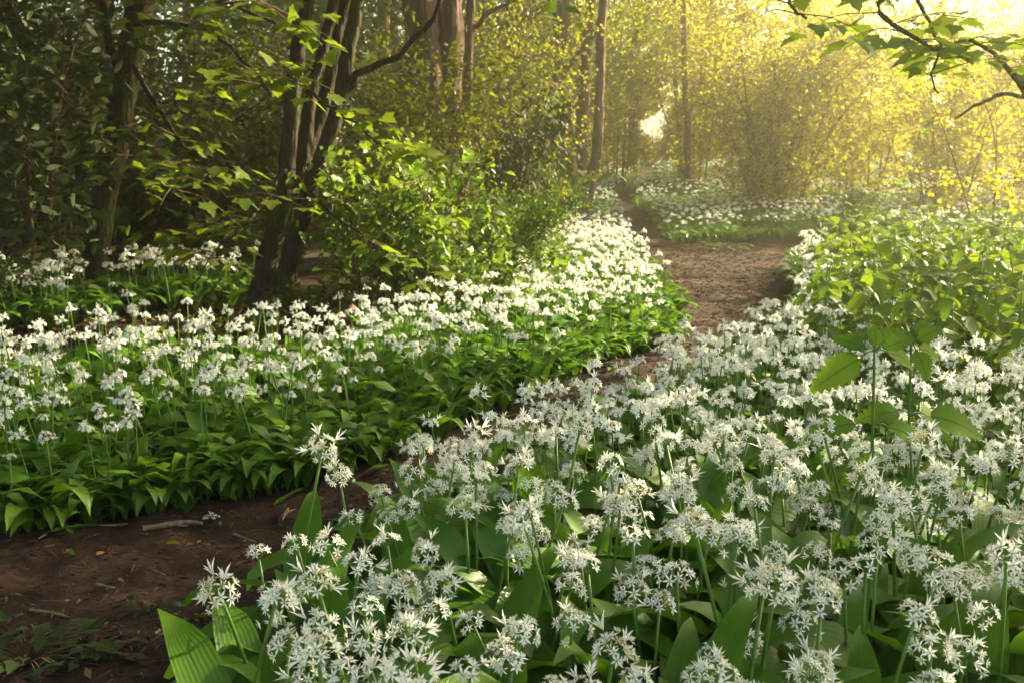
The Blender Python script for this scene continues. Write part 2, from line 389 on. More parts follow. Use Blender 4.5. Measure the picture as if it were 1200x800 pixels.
gx = axis(-70, 70, 0.2, 150); gy = axis(-70, 70, 0.2, 150) + 4.0
XX, YY = np.meshgrid(gx, np.clip(gy, -66, 70))
gz = ground_z(XX, YY)
g = G(); nx, ny_ = len(gx), len(gy)
idx = np.arange(nx * ny_).reshape(ny_, nx)
q = np.stack([idx[:-1, :-1], idx[:-1, 1:], idx[1:, 1:], idx[1:, :-1]], -1).reshape(-1, 4)
vv = np.stack([XX, YY, gz], -1).reshape(-1, 3)
g.add(vv, q.ravel(), np.full(len(q), 4), np.zeros(len(q), int), np.full(len(vv), .5), np.zeros(len(vv)), np.zeros(len(vv)))
o = g.build('ground', [M_SOIL]); o['kind'] = 'structure'

PATH_L = [(-3.6, 1.75), (-2.2, 2.1), (-1.3, 2.37), (-1.06, 2.52), (-.73, 2.74), (-.4, 3.02), (.1, 3.95), (.45, 4.7), (.87, 5.3), (1.05, 6.5), (1.12, 8.6), (1.15, 11.3)]
PATH_FAR = [(1.9, 11.5), (3.2, 11.6), (5, 11.9), (8.5, 12.6)]
PATH_R = [(8.5, 11.0), (5, 10.4), (3.4, 9.9), (2.5, 8.8), (2.1, 7.2), (1.78, 6.0), (1.32, 4.8), (.84, 3.9), (.34, 3.28), (-.1, 2.68), (-.3, 2.2), (-.45, 1.8), (-.42, 1.3), (-.4, 0.9), (-.4, .2), (-3.6, 0.2)]
PATH = PATH_L + PATH_FAR + PATH_R
TRAIL = curve([(1.62, 11.2), (1.70, 13.2), (1.93, 17), (2.6, 21), (3.5, 26), (4.8, 34), (6.5, 44)], 60)
TRAIL_W = np.linspace(0.14, 0.19, 60)

def wob(x, y, s=0.3, a=0.12, seed=3):
    return x + a * (vnoise(x, y, s, seed) - .5), y + a * (vnoise(x, y, s, seed + 9) - .5)

def on_path(x, y): return inside(PATH, *wob(x, y))
def trail_dist(x, y):
    x = np.asarray(x, float); y = np.asarray(y, float)
    return np.abs(x - np.interp(y, TRAIL[:, 1], TRAIL[:, 0])) + np.where(y < 11, 9, 0)

def path_z(x, y):
    return ground_z(x, y) + 0.020 + 0.024 * (vnoise(x, y, .35, 1) - .5) + (0.030 - .016 * smooth(3.5, 6, y)) * (vnoise(x, y, .12, 2) - .5) * smooth(.3, .8, vnoise(x, y, .5, 31)) + 0.016 * (vnoise(x, y, .055, 4) - .5)

st = 0.028
px, py = np.arange(-3.6, 8.5, st), np.arange(0.4, 12.7, st)
XX, YY = np.meshgrid(px, py); zz = path_z(XX, YY)
keep = on_path(XX[:-1, :-1] + st / 2, YY[:-1, :-1] + st / 2)
idx = np.arange(XX.size).reshape(XX.shape)
q = np.stack([idx[:-1, :-1], idx[:-1, 1:], idx[1:, 1:], idx[1:, :-1]], -1)[keep]
used, inv = np.unique(q.ravel(), return_inverse=True)
vv = np.stack([XX, YY, zz], -1).reshape(-1, 3)[used]
g = G(); g.add(vv, inv, np.full(len(q), 4), np.zeros(len(q), int), np.full(len(vv), .5), np.zeros(len(vv)), np.zeros(len(vv)))
o = g.build('path', [M_PATH]); o['kind'] = 'structure'
g = G(); rows = []
for (x, y), w in zip(TRAIL, TRAIL_W):
    rows += [(x + k * w / 2, y) for k in (-2, -1, 0, 1, 2)]
rows = np.array(rows); vv = np.column_stack([rows, ground_z(rows[:, 0], rows[:, 1]) + 0.045 - 0.02 * (np.tile([0, 1, 1, 1, 0], 60)) + .02 * vnoise(rows[:, 0], rows[:, 1], .2)])
idx = np.arange(300).reshape(60, 5); q = np.stack([idx[:-1, :-1], idx[:-1, 1:], idx[1:, 1:], idx[1:, :-1]], -1).reshape(-1, 4)
g.add(vv, q.ravel(), np.full(len(q), 4), np.zeros(len(q), int), np.full(len(vv), .5), np.zeros(len(vv)), np.zeros(len(vv)))
o = g.build('narrow_trail', [soil_mat('dark_earth', [(0.010, 0.006, 0.005), (0.026, 0.015, 0.011), (0.05, 0.03, 0.022)], 14)]); o['kind'] = 'structure'  # trail earth is a darker brown than the wide path

# ------------------------------------------------------------------ trees
def stem_pts(spec, n=16, wob_=0.0035):
    """spec rows: (u, v, D, width in pixels) -> points, radii"""
    rows = [(*P(u, v, D), w * D / F / 2) for u, v, D, w in spec]
    c_ = curve(rows, n)
    c_[1:-1, :3] += RNG.normal(size=(n - 2, 3)) * wob_
    return c_[:, :3], np.maximum(c_[:, 3], 0.002)

def extend(pts, rad, top, lean=0.12):
    """carry a stem on upwards out of the frame"""
    d = norm(pts[-1] - pts[-3]); d = norm(d + np.array([0, 0, 0.5])); n = 7
    k = np.linspace(0, 1, n)[1:, None]; L = max(0.5, top - pts[-1][2])
    e = pts[-1] + d * L * k + RNG.normal(size=(n - 1, 3)) * 0.05 * k
    return np.vstack([pts, e]), np.concatenate([rad, np.linspace(rad[-1], rad[-1] * .35, n - 1)])

def clumps(center, rad, n_clump, n_leaf, spread):
    c_ = rand_dirs(n_clump) * (U(.25, 1, (n_clump, 1)) ** .5) * np.asarray(rad) + np.asarray(center)
    i = RNG.integers(0, n_clump, n_leaf)
    return c_, c_[i] + RNG.normal(size=(n_leaf, 3)) * spread * U(.5, 1.3, n_clump)[i][:, None], i

def put_leaves(g, tmpl, pos, size, up=1.0, droop=0.2, m=0, tint=None, dirs=None):
    n = len(pos)
    d = rand_dirs(n) if dirs is None else norm(dirs + 0.35 * RNG.normal(size=(n, 3)))
    d[:, 2] = d[:, 2] * .5 - droop
    nn = rand_dirs(n) + np.array([0, 0, up])
    tint = np.clip(RNG.beta(2, 2, n) if tint is None else tint, 0, 1)
    sc = size * U(.6, 1.25, n)
    g.copies(tmpl, pos, basis(d, nn), sc, tint)

SUN3 = np.array(to_sun)
def sky_gap(p):
    """the opening between the trees over the far end of the trail"""
    q_ = project(p)
    dx, dy = (q_[:, 0] - 766) / 17, (q_[:, 1] - 149) / 18; th = np.arctan2(dy, dx)
    r_ = np.hypot(dx, dy) * (1 + .25 * np.sin(3 * th + 1) + .18 * np.sin(7 * th))
    return (r_ < U(.75, 1.7, len(q_))) & (q_[:, 2] > 8)

def tree(name, label, cat, stems, mat, crown=None, group=None, k=14, branches=(), lump=0.03, bmat=None):
    base = P(*stems[0]['s'][0][:3]); base[2] = ground_z(base[0], base[1])
    root = thing(name, label, cat, base, group); tops = []
    for sp in stems:
        pts, rad = stem_pts(sp['s'], sp.get('n', 30))
        if sp.get('ground', False):
            pts[0, 2] = ground_z(pts[0, 0], pts[0, 1]) - 0.05
        if sp.get('flare'): rad[:3] *= np.array([1.5, 1.2, 1.06])
        if sp.get('top'): pts, rad = extend(pts, rad, sp['top'])
        g = G(); g.tube(pts, rad, k, lump=lump); g.build('trunk', [mat], root, base); tops.append(pts[-1])
        tops.append(pts[-4])
    for sp in branches:
        pts, rad = stem_pts(sp, 12, .012); g = G(); g.tube(pts, rad, 6, lump=.05); g.build('branch', [bmat or mat], root, base)
    if crown:
        cen = np.asarray(crown.get('c', np.mean(tops, 0))); cc, pos, i = clumps(cen, crown['r'], crown.get('clumps', 40), crown['n'], crown.get('spread', .35))
        pos = pos[~sky_gap(pos)]
        g = G()
        for q_ in cc[:18]:
            s0 = tops[RNG.integers(0, len(tops))]; mid = (s0 + q_) / 2 + RNG.normal(size=3) * .15
            g.tube(curve([s0, mid, q_], 6), np.linspace(.035, .008, 6), 4)
        g.build('limb', [bmat or mat], root, base)
        g = G(); put_leaves(g, crown.get('t', T_SMALL), pos, crown['size'], droop=.25); g.build('crown', [crown['m']], root, base, stuff=True)
    return root

def spray(g_twig, g_leaf, p0, p1, n, size, tmpl, sag=.15, leaf_list=None, r0=.006):
    """a drooping leafy twig from p0 to p1: opposite leaves held flat"""
    p0, p1 = np.asarray(p0, float), np.asarray(p1, float); L = np.linalg.norm(p1 - p0)
    pts = curve([p0, (p0 + p1) / 2 + np.array([0, 0, sag * L]), p1], 8); g_twig.tube(pts, np.linspace(r0, r0 * .35, 8), 4)
    t = np.linspace(.2, 1, n); ix = t * 7; i0 = np.minimum(ix.astype(int), 6); q_ = pts[i0] + (pts[i0 + 1] - pts[i0]) * (ix - i0)[:, None]
    d = norm(p1 - p0); side = norm(np.cross(d, [0, 0, 1]))
    for k, pnt in enumerate(q_):
        for sg in (1, -1):
            dd = d * U(.1, .8) + side * sg * U(.6, 1.1) + np.array([0, 0, U(-.75, -.05)])
            nn = np.array([0, 0, 1]) + RNG.normal(size=3) * .28
            off = norm(dd) * size * U(.25, .6)
            if leaf_list is None: g_leaf.copies(tmpl, (pnt + off)[None], basis(dd[None], nn[None]), np.array([size * U(.6, 1.15)]), np.array([U(.1, .9)]))
            else: leaf_list.append((pnt + off, basis(dd, nn), size * U(.6, 1.15)))
            g_twig.tube([pnt, pnt + off * .5 + [0, 0, .004], pnt + off], [.0012, .001, .0009], 3)

def leaf_parts(root, base, mesh, lst):
    for p_, R, sc in lst:
        o = link('leaf', mesh, root); m = Matrix(R.tolist()).to_4x4(); m.translation = Vector((p_ - base).tolist())
        o.matrix_local = m @ Matrix.Scale(float(sc), 4)

def single_mesh(name, t, mat, ti=.5):
    g = G(); g.one(t, ti=ti); return g.mesh(name, [mat])

ME_SYC = [single_mesh('sycamore_leaf', T_SYC, M_SYC, k) for k in (.35, .6, .85)]

SPREAD_CROWN = dict(r=(2.2, 2.0, 1.5), n=6000, size=.15, t=T_SMALL, m=M_SYC, clumps=60, spread=.42)

# the dark sycamore at the left with its drooping leafy boughs
def leafy(root, base, boughs, mat, size, nmax=140):
    """boughs: list of (u,v,D) polylines; twigs with leaves hang from them"""
    lst = []; gt = G()
    for spec, n_tw, wpx in boughs:
        pts, rad = stem_pts([(u, v, D, wpx * (1 - .7 * i / (len(spec) - 1))) for i, (u, v, D) in enumerate(spec)], 14, .008)
        g = G(); g.tube(pts, rad, 5); g.build('branch', [mat], root, base)
        for k in range(n_tw):
            t = U(.25, 1); pnt = pts[int(t * 13)]
            d = norm(np.array([U(-1, 1), U(-1.0, .4), U(-.35, .25)])); L = U(.22, .5)
            spray(gt, None, pnt, pnt + d * L, 3, size, T_SYC, .1, lst, .004)
    gt.build('twigs', [M_TWIG], root, base, stuff=True)
    RNG.shuffle(lst) if False else None
    for i, (p_, R, sc) in enumerate(lst):
        if i >= nmax: break
        leaf_parts(root, base, ME_SYC[i % 3], [(p_, R, sc)])
    rest = lst[nmax:]
    if rest:
        g = G()
        for p_, R, sc in rest: g.one(T_SYC, p_, R, sc, U(.1, .9))
        g.build('foliage', [M_SYC], root, base, stuff=True)

t1 = tree('sycamore_tree', 'dark leaning trunk rising at the far left behind the garlic bed', 'tree',
     [dict(s=[(108, 356, 6.6, 32), (116, 280, 6.6, 27), (132, 190, 6.6, 27), (146, 110, 6.6, 27), (158, 40, 6.6, 30), (170, -20, 6.6, 28)], ground=True, flare=True, top=5.5)],
     M_BARK_DARK, SPREAD_CROWN,
     branches=[[(146, 112, 6.6, 14), (134, 70, 6.55, 12), (124, 20, 6.5, 9), (118, -30, 6.5, 6)]])
leafy(t1, np.array(t1.location), [
    ([(155, 75, 6.5), (200, 150, 6.0), (240, 205, 5.6), (272, 238, 5.3)], 14, 7),
    ([(160, 30, 6.4), (230, 30, 5.9), (290, 75, 5.4), (318, 112, 5.0)], 12, 7),
    ([(165, -10, 6.4), (240, -5, 5.6), (320, 25, 5.0), (360, 22, 4.7)], 11, 7),
    ([(140, 150, 6.5), (190, 190, 6.1), (230, 260, 5.7), (280, 300, 5.4)], 12, 5)], M_BARK_DARK, .105, 290)

t2 = tree('sycamore_tree', 'dark multi-stemmed tree fanning out from one mossy base behind the left garlic', 'tree',
     [dict(s=[(300, 384, 6.0, 33.6), (312, 310, 6.0, 26.0), (331, 235, 6.0, 21.0), (340, 150, 6.0, 18.5), (348, 70, 6.0, 17.6), (362, -10, 6.0, 16.8)], ground=True, flare=True, top=5),
      dict(s=[(318, 384, 5.95, 26.9), (340, 305, 5.95, 22.7), (366, 215, 5.95, 19.3), (384, 165, 5.95, 17.6), (402, 105, 5.95, 18.5), (410, 50, 5.95, 16.8), (424, -20, 5.95, 14.3)], ground=True, top=5),
      dict(s=[(332, 260, 6.05, 20.2), (356, 180, 6.1, 18.5), (364, 110, 6.1, 13.4), (378, 60, 6.1, 11.8), (396, -20, 6.1, 10.9)], top=4.5),
      dict(s=[(356, 190, 6.1, 16.8), (378, 130, 6.2, 16.0), (390, 70, 6.2, 13.4), (402, 10, 6.2, 10.9), (405, -20, 6.2, 10.1)], top=4.5)],
     M_BARK_DARK, SPREAD_CROWN,
     branches=[[(402, 108, 5.95, 10), (430, 85, 5.9, 8), (470, 62, 5.85, 7), (500, 32, 5.8, 6), (520, -12, 5.8, 5)],
               [(476, 56, 5.85, 6), (500, 28, 5.9, 4), (512, 20, 5.9, 3)]])
leafy(t2, np.array(t2.location), [
    ([(345, 90, 5.9), (380, 120, 5.4), (425, 150, 5.3), (465, 185, 5.1)], 6, 5),
    ([(335, 200, 5.9), (300, 250, 5.5), (255, 290, 5.2), (225, 335, 5.1)], 7, 5),
    ([(360, 220, 5.9), (385, 245, 5.5), (430, 280, 5.2), (455, 305, 5.1)], 7, 5)], M_BARK_DARK, .10, 150)

tree('leaning_tree', 'smooth trunk leaning left behind the dark sycamore, lit along one edge', 'tree',
     [dict(s=[(196, 330, 8.6, 24), (176, 245, 8.6, 22), (158, 190, 8.6, 22), (140, 110, 8.6, 23), (126, 40, 8.6, 22), (114, -20, 8.6, 21)], ground=True, top=6)],
     M_BARK_GREY, SPREAD_CROWN)
for lab, sp, top in (
    ('thin pinkish pine trunk nearer the dark sycamore', [(214, 345, 12.5, 11), (217, 200, 12.5, 10), (218, 60, 12.5, 9), (220, -20, 12.5, 9)], 8),
    ('thin pine trunk nearer the multi-stemmed tree, half hidden by leaves', [(262, 345, 14, 11), (261, 200, 14, 10), (259, 60, 14, 10), (258, -20, 14, 9)], 8)):
    tree('pine_tree', lab, 'tree', [dict(s=sp, ground=True, top=top)], M_BARK_PINE,
         dict(r=(1.5, 1.5, 1.6), n=2600, size=.16, t=T_LANCE, m=M_DARK, clumps=40, spread=.3), group='pines in the dark wood', k=8)
tree('old_tree', 'heavy black trunk at the left border behind the rhododendron', 'tree',
     [dict(s=[(-10, 340, 7.6, 50), (0, 250, 7.6, 44), (16, 120, 7.6, 38), (8, 40, 7.6, 34), (-4, -20, 7.6, 30)], ground=True, top=6)], M_BARK_DARK, SPREAD_CROWN,
     branches=[[(14, 90, 7.5, 20), (30, 70, 7.2, 18), (42, 95, 7.0, 12), (60, 140, 6.9, 9)]])
tree('dead_trunk', 'mossy fallen trunk slanting through the undergrowth behind the left trees', 'tree trunk',
     [dict(s=[(205, 300, 7.6, 12), (185, 262, 7.8, 15), (160, 205, 8.0, 18), (150, 180, 8.1, 14)])], M_BARK_GREY)

tree('big_tree', 'broad rough-barked trunk, thickest in the wood, left of the middle', 'tree',
     [dict(s=[(506, 330, 10.5, 54), (504, 220, 10.5, 44), (500, 120, 10.5, 42), (494, 30, 10.5, 40), (490, -20, 10.5, 40)], ground=True, top=8),
      dict(s=[(518, 215, 10.6, 30), (524, 130, 10.6, 30), (528, 50, 10.6, 30), (524, -20, 10.6, 30)], top=7)], M_BARK_BIG,
     dict(r=(3, 2.6, 2), n=7000, size=.14, t=T_SMALL, m=M_FRESH, clumps=70, spread=.5), k=12, lump=.07)
tree('slender_tree', 'reddish slim trunk just right of the broad rough-barked one', 'tree',
     [dict(s=[(560, 300, 12, 16), (550, 200, 12, 15), (535, 110, 12, 13), (532, 60, 12, 12), (531, -20, 12, 12)], ground=True, top=6)], M_BARK_PINE,
     dict(r=(1.5, 1.5, 1.5), n=3000, size=.12, m=M_FRESH, clumps=40))
tree('slender_tree', 'slim forked trunk between the broad trunk and the dark rhododendron', 'tree',
     [dict(s=[(542, 290, 11, 12), (546, 180, 11, 11), (549, 80, 11, 11), (552, -20, 11, 10)], ground=True, top=6)], M_BARK_BIG,
     dict(r=(1.5, 1.5, 1.5), n=3000, size=.12, m=M_FRESH, clumps=40),
     branches=[[(549, 45, 11, 7), (565, 22, 11, 6), (595, 0, 11, 4), (610, -12, 11, 3)]])
tree('mossy_tree', 'yellow-green mossy trunk beside a chink of sky', 'tree',
     [dict(s=[(452, 330, 13.5, 17), (450, 180, 13.5, 15), (450, 80, 13.5, 14), (449, -20, 13.5, 14)], ground=True, top=7)], bark_mat('mossy_bark', (0.10, 0.09, 0.012), (0.26, 0.22, 0.03), 14),
     dict(r=(1.6, 1.6, 1.6), n=3000, size=.13, m=M_DARK, clumps=40))
tree('twin_tree', 'wide double trunk in golden haze left of the narrow trail', 'tree',
     [dict(s=[(668, 262, 14.5, 28), (664, 180, 14.5, 22), (660, 100, 14.5, 21), (657, 0, 14.5, 20), (656, -25, 14.5, 20)], ground=True, flare=True, top=8),
      dict(s=[(680, 200, 14.7, 16), (684, 110, 14.7, 15), (690, 40, 14.7, 13), (694, -25, 14.7, 12)], top=7)], M_BARK_BIG,
     dict(r=(2.2, 2.0, 1.6), n=4500, size=.10, m=M_FRESH, clumps=70, spread=.45),
     branches=[[(657, 100, 14.4, 12), (640, 103, 14, 9), (625, 112, 13.7, 7)], [(665, 80, 14.4, 7), (690, 50, 14, 5), (715, 20, 13.8, 3)]])
tree('bent_tree', 'slim trunk bent at its foot, sunlit on one side, left of the narrow trail', 'tree',
     [dict(s=[(684, 240, 13.5, 20), (692, 212, 13.5, 15), (699, 180, 13.5, 13), (703, 110, 13.5, 11), (704, 50, 13.5, 11), (708, -25, 13.5, 10)], ground=True, top=6)], M_BARK_PINE,
     dict(r=(2, 2, 1.3), n=4500, size=.10, m=M_HAZEL, clumps=50))
for lab, sp in (('thin trunk standing alone right of the sky gap, behind yellow leaves', [(806, 226, 19, 9), (806, 160, 19, 8), (803, 100, 19, 7), (800, -20, 19, 6)]),
                ('thin crooked stem close by the sky gap on its right-hand side', [(796, 224, 21, 6), (797, 170, 21, 5), (792, 110, 21, 5), (790, -20, 21, 4)])):
    tree('slender_tree', lab, 'tree', [dict(s=sp, ground=True, top=6)], M_BARK_BIG, dict(r=(1.6, 1.6, 1.5), n=3500, size=.09, m=M_HAZEL, clumps=40))

# ------------------------------------------------------------------ shrubs
def shrub(name, label, cat, u, D, height, spread, nstem, ntwig, tmpl, size, nleaf, mat, group=None, bark=None, up=.6, droop=.2, lean=(0, 0), flat=1.0, r0=.02, wide=.25, xy=None, twig_r=.004, stem_parts=True):
    x = (u - 600) / F * D * 1.0 if xy is None else xy[0]
    y = D if xy is None else xy[1]
    z = float(ground_z(x, y)); base = np.array([x, y, z])
    root = thing(name, label, cat, base, group); bark = bark or M_TWIG
    gt = G(); tw = []
    for i in range(nstem):
        a = i * 2 * math.pi / nstem + U(-.5, .5); r = spread * U(.35, 1) ; hh = height * U(.7, 1.05)
        s0 = base + np.array([math.cos(a), math.sin(a), 0]) * wide * U(.2, 1) * spread * .5 - [0, 0, .03]
        e = base + np.array([math.cos(a) * r + lean[0], math.sin(a) * r * flat + lean[1], hh])
        mid = s0 * .45 + e * .55 + np.array([-math.cos(a) * r * .18, -math.sin(a) * r * .18, hh * .08]) + RNG.normal(size=3) * .06 * spread
        pts = curve([s0, mid, e], 10); rr = np.linspace(r0, r0 * .2, 10) * U(.6, 1.2)
        gs = G() if stem_parts else gt
        gs.tube(pts, rr, 5)
        if stem_parts: gs.build('stem', [bark], root, base)
        for k in range(ntwig):
            t = U(.15, 1); q_ = pts[int(t * 9)]
            d = norm(np.array([math.cos(a), math.sin(a), 0]) * U(-.3, 1) + RNG.normal(size=3) * .8 + np.array([0, 0, .25])); L = height * U(.12, .32)
            tp = curve([q_, q_ + d * L * .5 + RNG.normal(size=3) * L * .08, q_ + d * L + np.array([0, 0, -.1 * L])], 5); tw.append(tp)
            gt.tube(tp, np.linspace(twig_r, twig_r * .4, 5), 3, cap=False)
            for j in range(2):
                q2 = tp[RNG.integers(1, 4)]; d2 = norm(d + RNG.normal(size=3) * .7); tp2 = curve([q2, q2 + d2 * L * .5], 4); tp2 = tp2 + 0; tw.append(np.vstack([tp2, tp2[-1:]]))
                gt.tube(tp2, np.linspace(twig_r * .6, twig_r * .3, 4), 3, cap=False)
    gt.build('twigs', [bark], root, base, stuff=True)
    tw = np.array(tw); wt = U(.05, 1, len(tw)) ** 2; i = RNG.choice(len(tw), nleaf, p=wt / wt.sum()); t = U(0, 3.98, nleaf); k = t.astype(int); f = (t - k)[:, None]
    pos = tw[i, k] * (1 - f) + tw[i, k + 1] * f + RNG.normal(size=(nleaf, 3)) * size * .7
    pos = pos[pos[:, 2] > ground_z(pos[:, 0], pos[:, 1]) + .02]; pos = pos[~sky_gap(pos)]
    g = G(); put_leaves(g, tmpl, pos, size, up, droop); g.build('foliage', [mat], root, base, stuff=True)
    return root

# left: rhododendron and dark undergrowth
shrub('rhododendron', 'rhododendron with long glossy leaves in the upper left corner', 'shrub', 30, 6.2, 2.4, .8, 8, 16, T_LANCE, .11, 3000, M_RHODO, up=.4, droop=.1)
for u, D, h, sp, lab in ((-20, 5.6, .4, .5, 'low leafy tuft at the left border behind the white bed'), (352, 5.4, .3, .45, 'low leafy tuft at the foot of the multi-stemmed tree'), (270, 4.9, .24, .4, 'lowest leafy tuft just behind the white bed')):
    shrub('undergrowth_bush', lab, 'shrub', u, D, h, sp, 7, 9, T_OVATE, .05, 800, M_DARK, 'low tufts behind the left bed', r0=.005, twig_r=.002)
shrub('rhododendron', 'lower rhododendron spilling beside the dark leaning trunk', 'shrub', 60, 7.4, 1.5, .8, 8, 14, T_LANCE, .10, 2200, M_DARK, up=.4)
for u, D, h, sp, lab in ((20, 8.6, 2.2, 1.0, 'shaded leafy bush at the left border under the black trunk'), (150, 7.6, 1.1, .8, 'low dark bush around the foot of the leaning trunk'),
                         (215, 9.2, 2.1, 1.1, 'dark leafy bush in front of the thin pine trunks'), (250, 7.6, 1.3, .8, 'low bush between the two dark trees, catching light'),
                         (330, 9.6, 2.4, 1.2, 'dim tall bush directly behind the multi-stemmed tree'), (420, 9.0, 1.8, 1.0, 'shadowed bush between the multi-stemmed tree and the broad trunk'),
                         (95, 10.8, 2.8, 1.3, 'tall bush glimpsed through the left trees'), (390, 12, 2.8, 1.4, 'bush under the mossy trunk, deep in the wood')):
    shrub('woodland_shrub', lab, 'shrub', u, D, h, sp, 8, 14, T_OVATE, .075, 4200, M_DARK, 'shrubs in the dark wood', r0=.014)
# centre: bright elder and saplings
shrub('elder_shrub', 'bright backlit elder with many thin stems right of the multi-stemmed tree', 'shrub', 435, 5.9, 1.12, .55, 10, 12, T_OVATE, .066, 1400, M_ELDER, r0=.009, up=.7, droop=.35, wide=.4)
shrub('elder_shrub', 'bright elder with drooping yellow-green leaves, above the left garlic', 'shrub', 480, 5.8, .98, .6, 10, 12, T_OVATE, .062, 1700, M_ELDER, r0=.008, up=.6, droop=.45, wide=.35)
shrub('elder_shrub', 'low trailing elder bush leaning towards the garlic beside the path', 'shrub', 545, 5.9, .62, .75, 10, 12, T_OVATE, .06, 1500, M_ELDER, r0=.006, up=.7, droop=.3, wide=.5)
shrub('bramble_bush', 'light green bush behind the elder, under the broad trunk', 'shrub', 500, 8.0, 1.9, .8, 10, 18, T_OVATE, .05, 4800, M_FRESH, r0=.009)
shrub('privet_bush', 'rounded fine-leaved green bush with bare twigs at its foot, beside white garlic', 'shrub', 590, 7.3, .84, .78, 16, 26, T_SMALL, .026, 12000, M_BOX, r0=.007, twig_r=.002, wide=.3)
shrub('rhododendron', 'dark rhododendron with drooping leaves above the rounded bush', 'shrub', 598, 10.5, 1.75, .75, 8, 16, T_LANCE, .11, 1900, M_RHODO, up=.2, droop=.8)
shrub('hazel_shrub', 'leafy hazel screening the slim trunks left of the double trunk', 'shrub', 605, 12.8, 2.9, 1.1, 7, 26, T_SMALL, .055, 6000, M_FRESH, 'hazels around the trail', r0=.012)
shrub('hazel_shrub', 'thin yellow hazel veiling the double trunk', 'shrub', 650, 16.0, 3.2, .9, 5, 22, T_SMALL, .05, 3000, M_HAZEL, 'hazels around the trail', r0=.01)
shrub('woodland_shrub', 'green bush between the dark rhododendron and the double trunk', 'shrub', 618, 12.0, .8, .6, 9, 14, T_SMALL, .045, 2600, M_FRESH, 'shrubs in the dark wood', r0=.009)

# right and behind: yellow hazel thicket, every bush a thing
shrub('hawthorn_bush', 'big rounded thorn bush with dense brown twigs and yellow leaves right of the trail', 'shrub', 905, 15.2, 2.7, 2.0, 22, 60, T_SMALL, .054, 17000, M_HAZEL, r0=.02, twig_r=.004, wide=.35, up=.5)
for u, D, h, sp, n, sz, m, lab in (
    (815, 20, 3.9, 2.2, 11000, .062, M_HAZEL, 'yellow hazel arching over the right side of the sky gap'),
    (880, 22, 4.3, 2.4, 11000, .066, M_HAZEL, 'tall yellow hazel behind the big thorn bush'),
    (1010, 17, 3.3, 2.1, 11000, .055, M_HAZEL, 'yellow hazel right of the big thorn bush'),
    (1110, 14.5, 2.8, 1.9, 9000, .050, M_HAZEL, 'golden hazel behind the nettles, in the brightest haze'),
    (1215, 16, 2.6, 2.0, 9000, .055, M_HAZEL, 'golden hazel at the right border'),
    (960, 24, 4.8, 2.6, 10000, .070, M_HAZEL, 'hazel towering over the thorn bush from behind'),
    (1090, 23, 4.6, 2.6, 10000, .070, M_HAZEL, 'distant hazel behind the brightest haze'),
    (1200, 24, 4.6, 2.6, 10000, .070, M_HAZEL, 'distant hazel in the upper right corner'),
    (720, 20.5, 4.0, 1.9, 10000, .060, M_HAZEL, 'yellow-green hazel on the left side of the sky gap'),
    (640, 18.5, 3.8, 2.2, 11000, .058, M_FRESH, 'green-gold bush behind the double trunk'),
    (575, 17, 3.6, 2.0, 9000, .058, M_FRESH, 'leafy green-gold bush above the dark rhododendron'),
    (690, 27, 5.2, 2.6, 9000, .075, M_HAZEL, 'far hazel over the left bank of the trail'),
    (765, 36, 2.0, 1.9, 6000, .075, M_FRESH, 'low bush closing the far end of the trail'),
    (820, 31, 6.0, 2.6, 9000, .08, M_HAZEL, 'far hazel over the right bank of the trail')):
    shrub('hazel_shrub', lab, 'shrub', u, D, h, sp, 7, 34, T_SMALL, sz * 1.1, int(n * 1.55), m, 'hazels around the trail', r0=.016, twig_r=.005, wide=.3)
# leafy canopy hanging over the trail
def canopy_tree(label, u, D, top, c_, r, n, size, m, off=0):
    x = (u - 600) / F * D; z = float(ground_z(x, D)); base = np.array([x, D, z]); root = thing('woodland_tree', label, 'tree', base, 'trees over the trail')
    pts = curve([base - [0, 0, .1], base + [U(-.2, .2), 0, top * .5], base + [U(-.4, .4), 0, top]], 10); g = G(); g.tube(pts, np.linspace(.16, .05, 10), 8, lump=.05); g.build('trunk', [M_BARK_BIG], root, base)
    cc, pos, i = clumps(c_, r, 80, n, .4); pos = pos[~sky_gap(pos)]; g = G()
    for q_ in cc[:30]:
        s0 = pts[RNG.integers(4, 10)]; g.tube(curve([s0, (s0 + q_) / 2 + [0, 0, .3], q_], 7), np.linspace(.05, .006, 7), 4)
    g.build('limb', [M_BARK_BIG], root, base)
    g = G(); put_leaves(g, T_SMALL, pos, size, .5); g.build('crown', [m], root, base, stuff=True)
canopy_tree('yellow-leaved tree whose crown fills the top left of the trail opening', 610, 16, 6, P(650, 10, 15.5), (1.8, 1.4, .9), 5000, .06, M_FRESH)
canopy_tree('yellow-leaved tree whose crown arches over the sky gap', 740, 25, 8, P(745, 20, 23), (2.4, 2.0, 1.2), 6000, .075, M_HAZEL)
canopy_tree('tall yellow tree whose crown crosses the top above the thorn bush', 930, 20, 8, P(900, -5, 18), (2.4, 1.6, .8), 4500, .06, M_HAZEL)

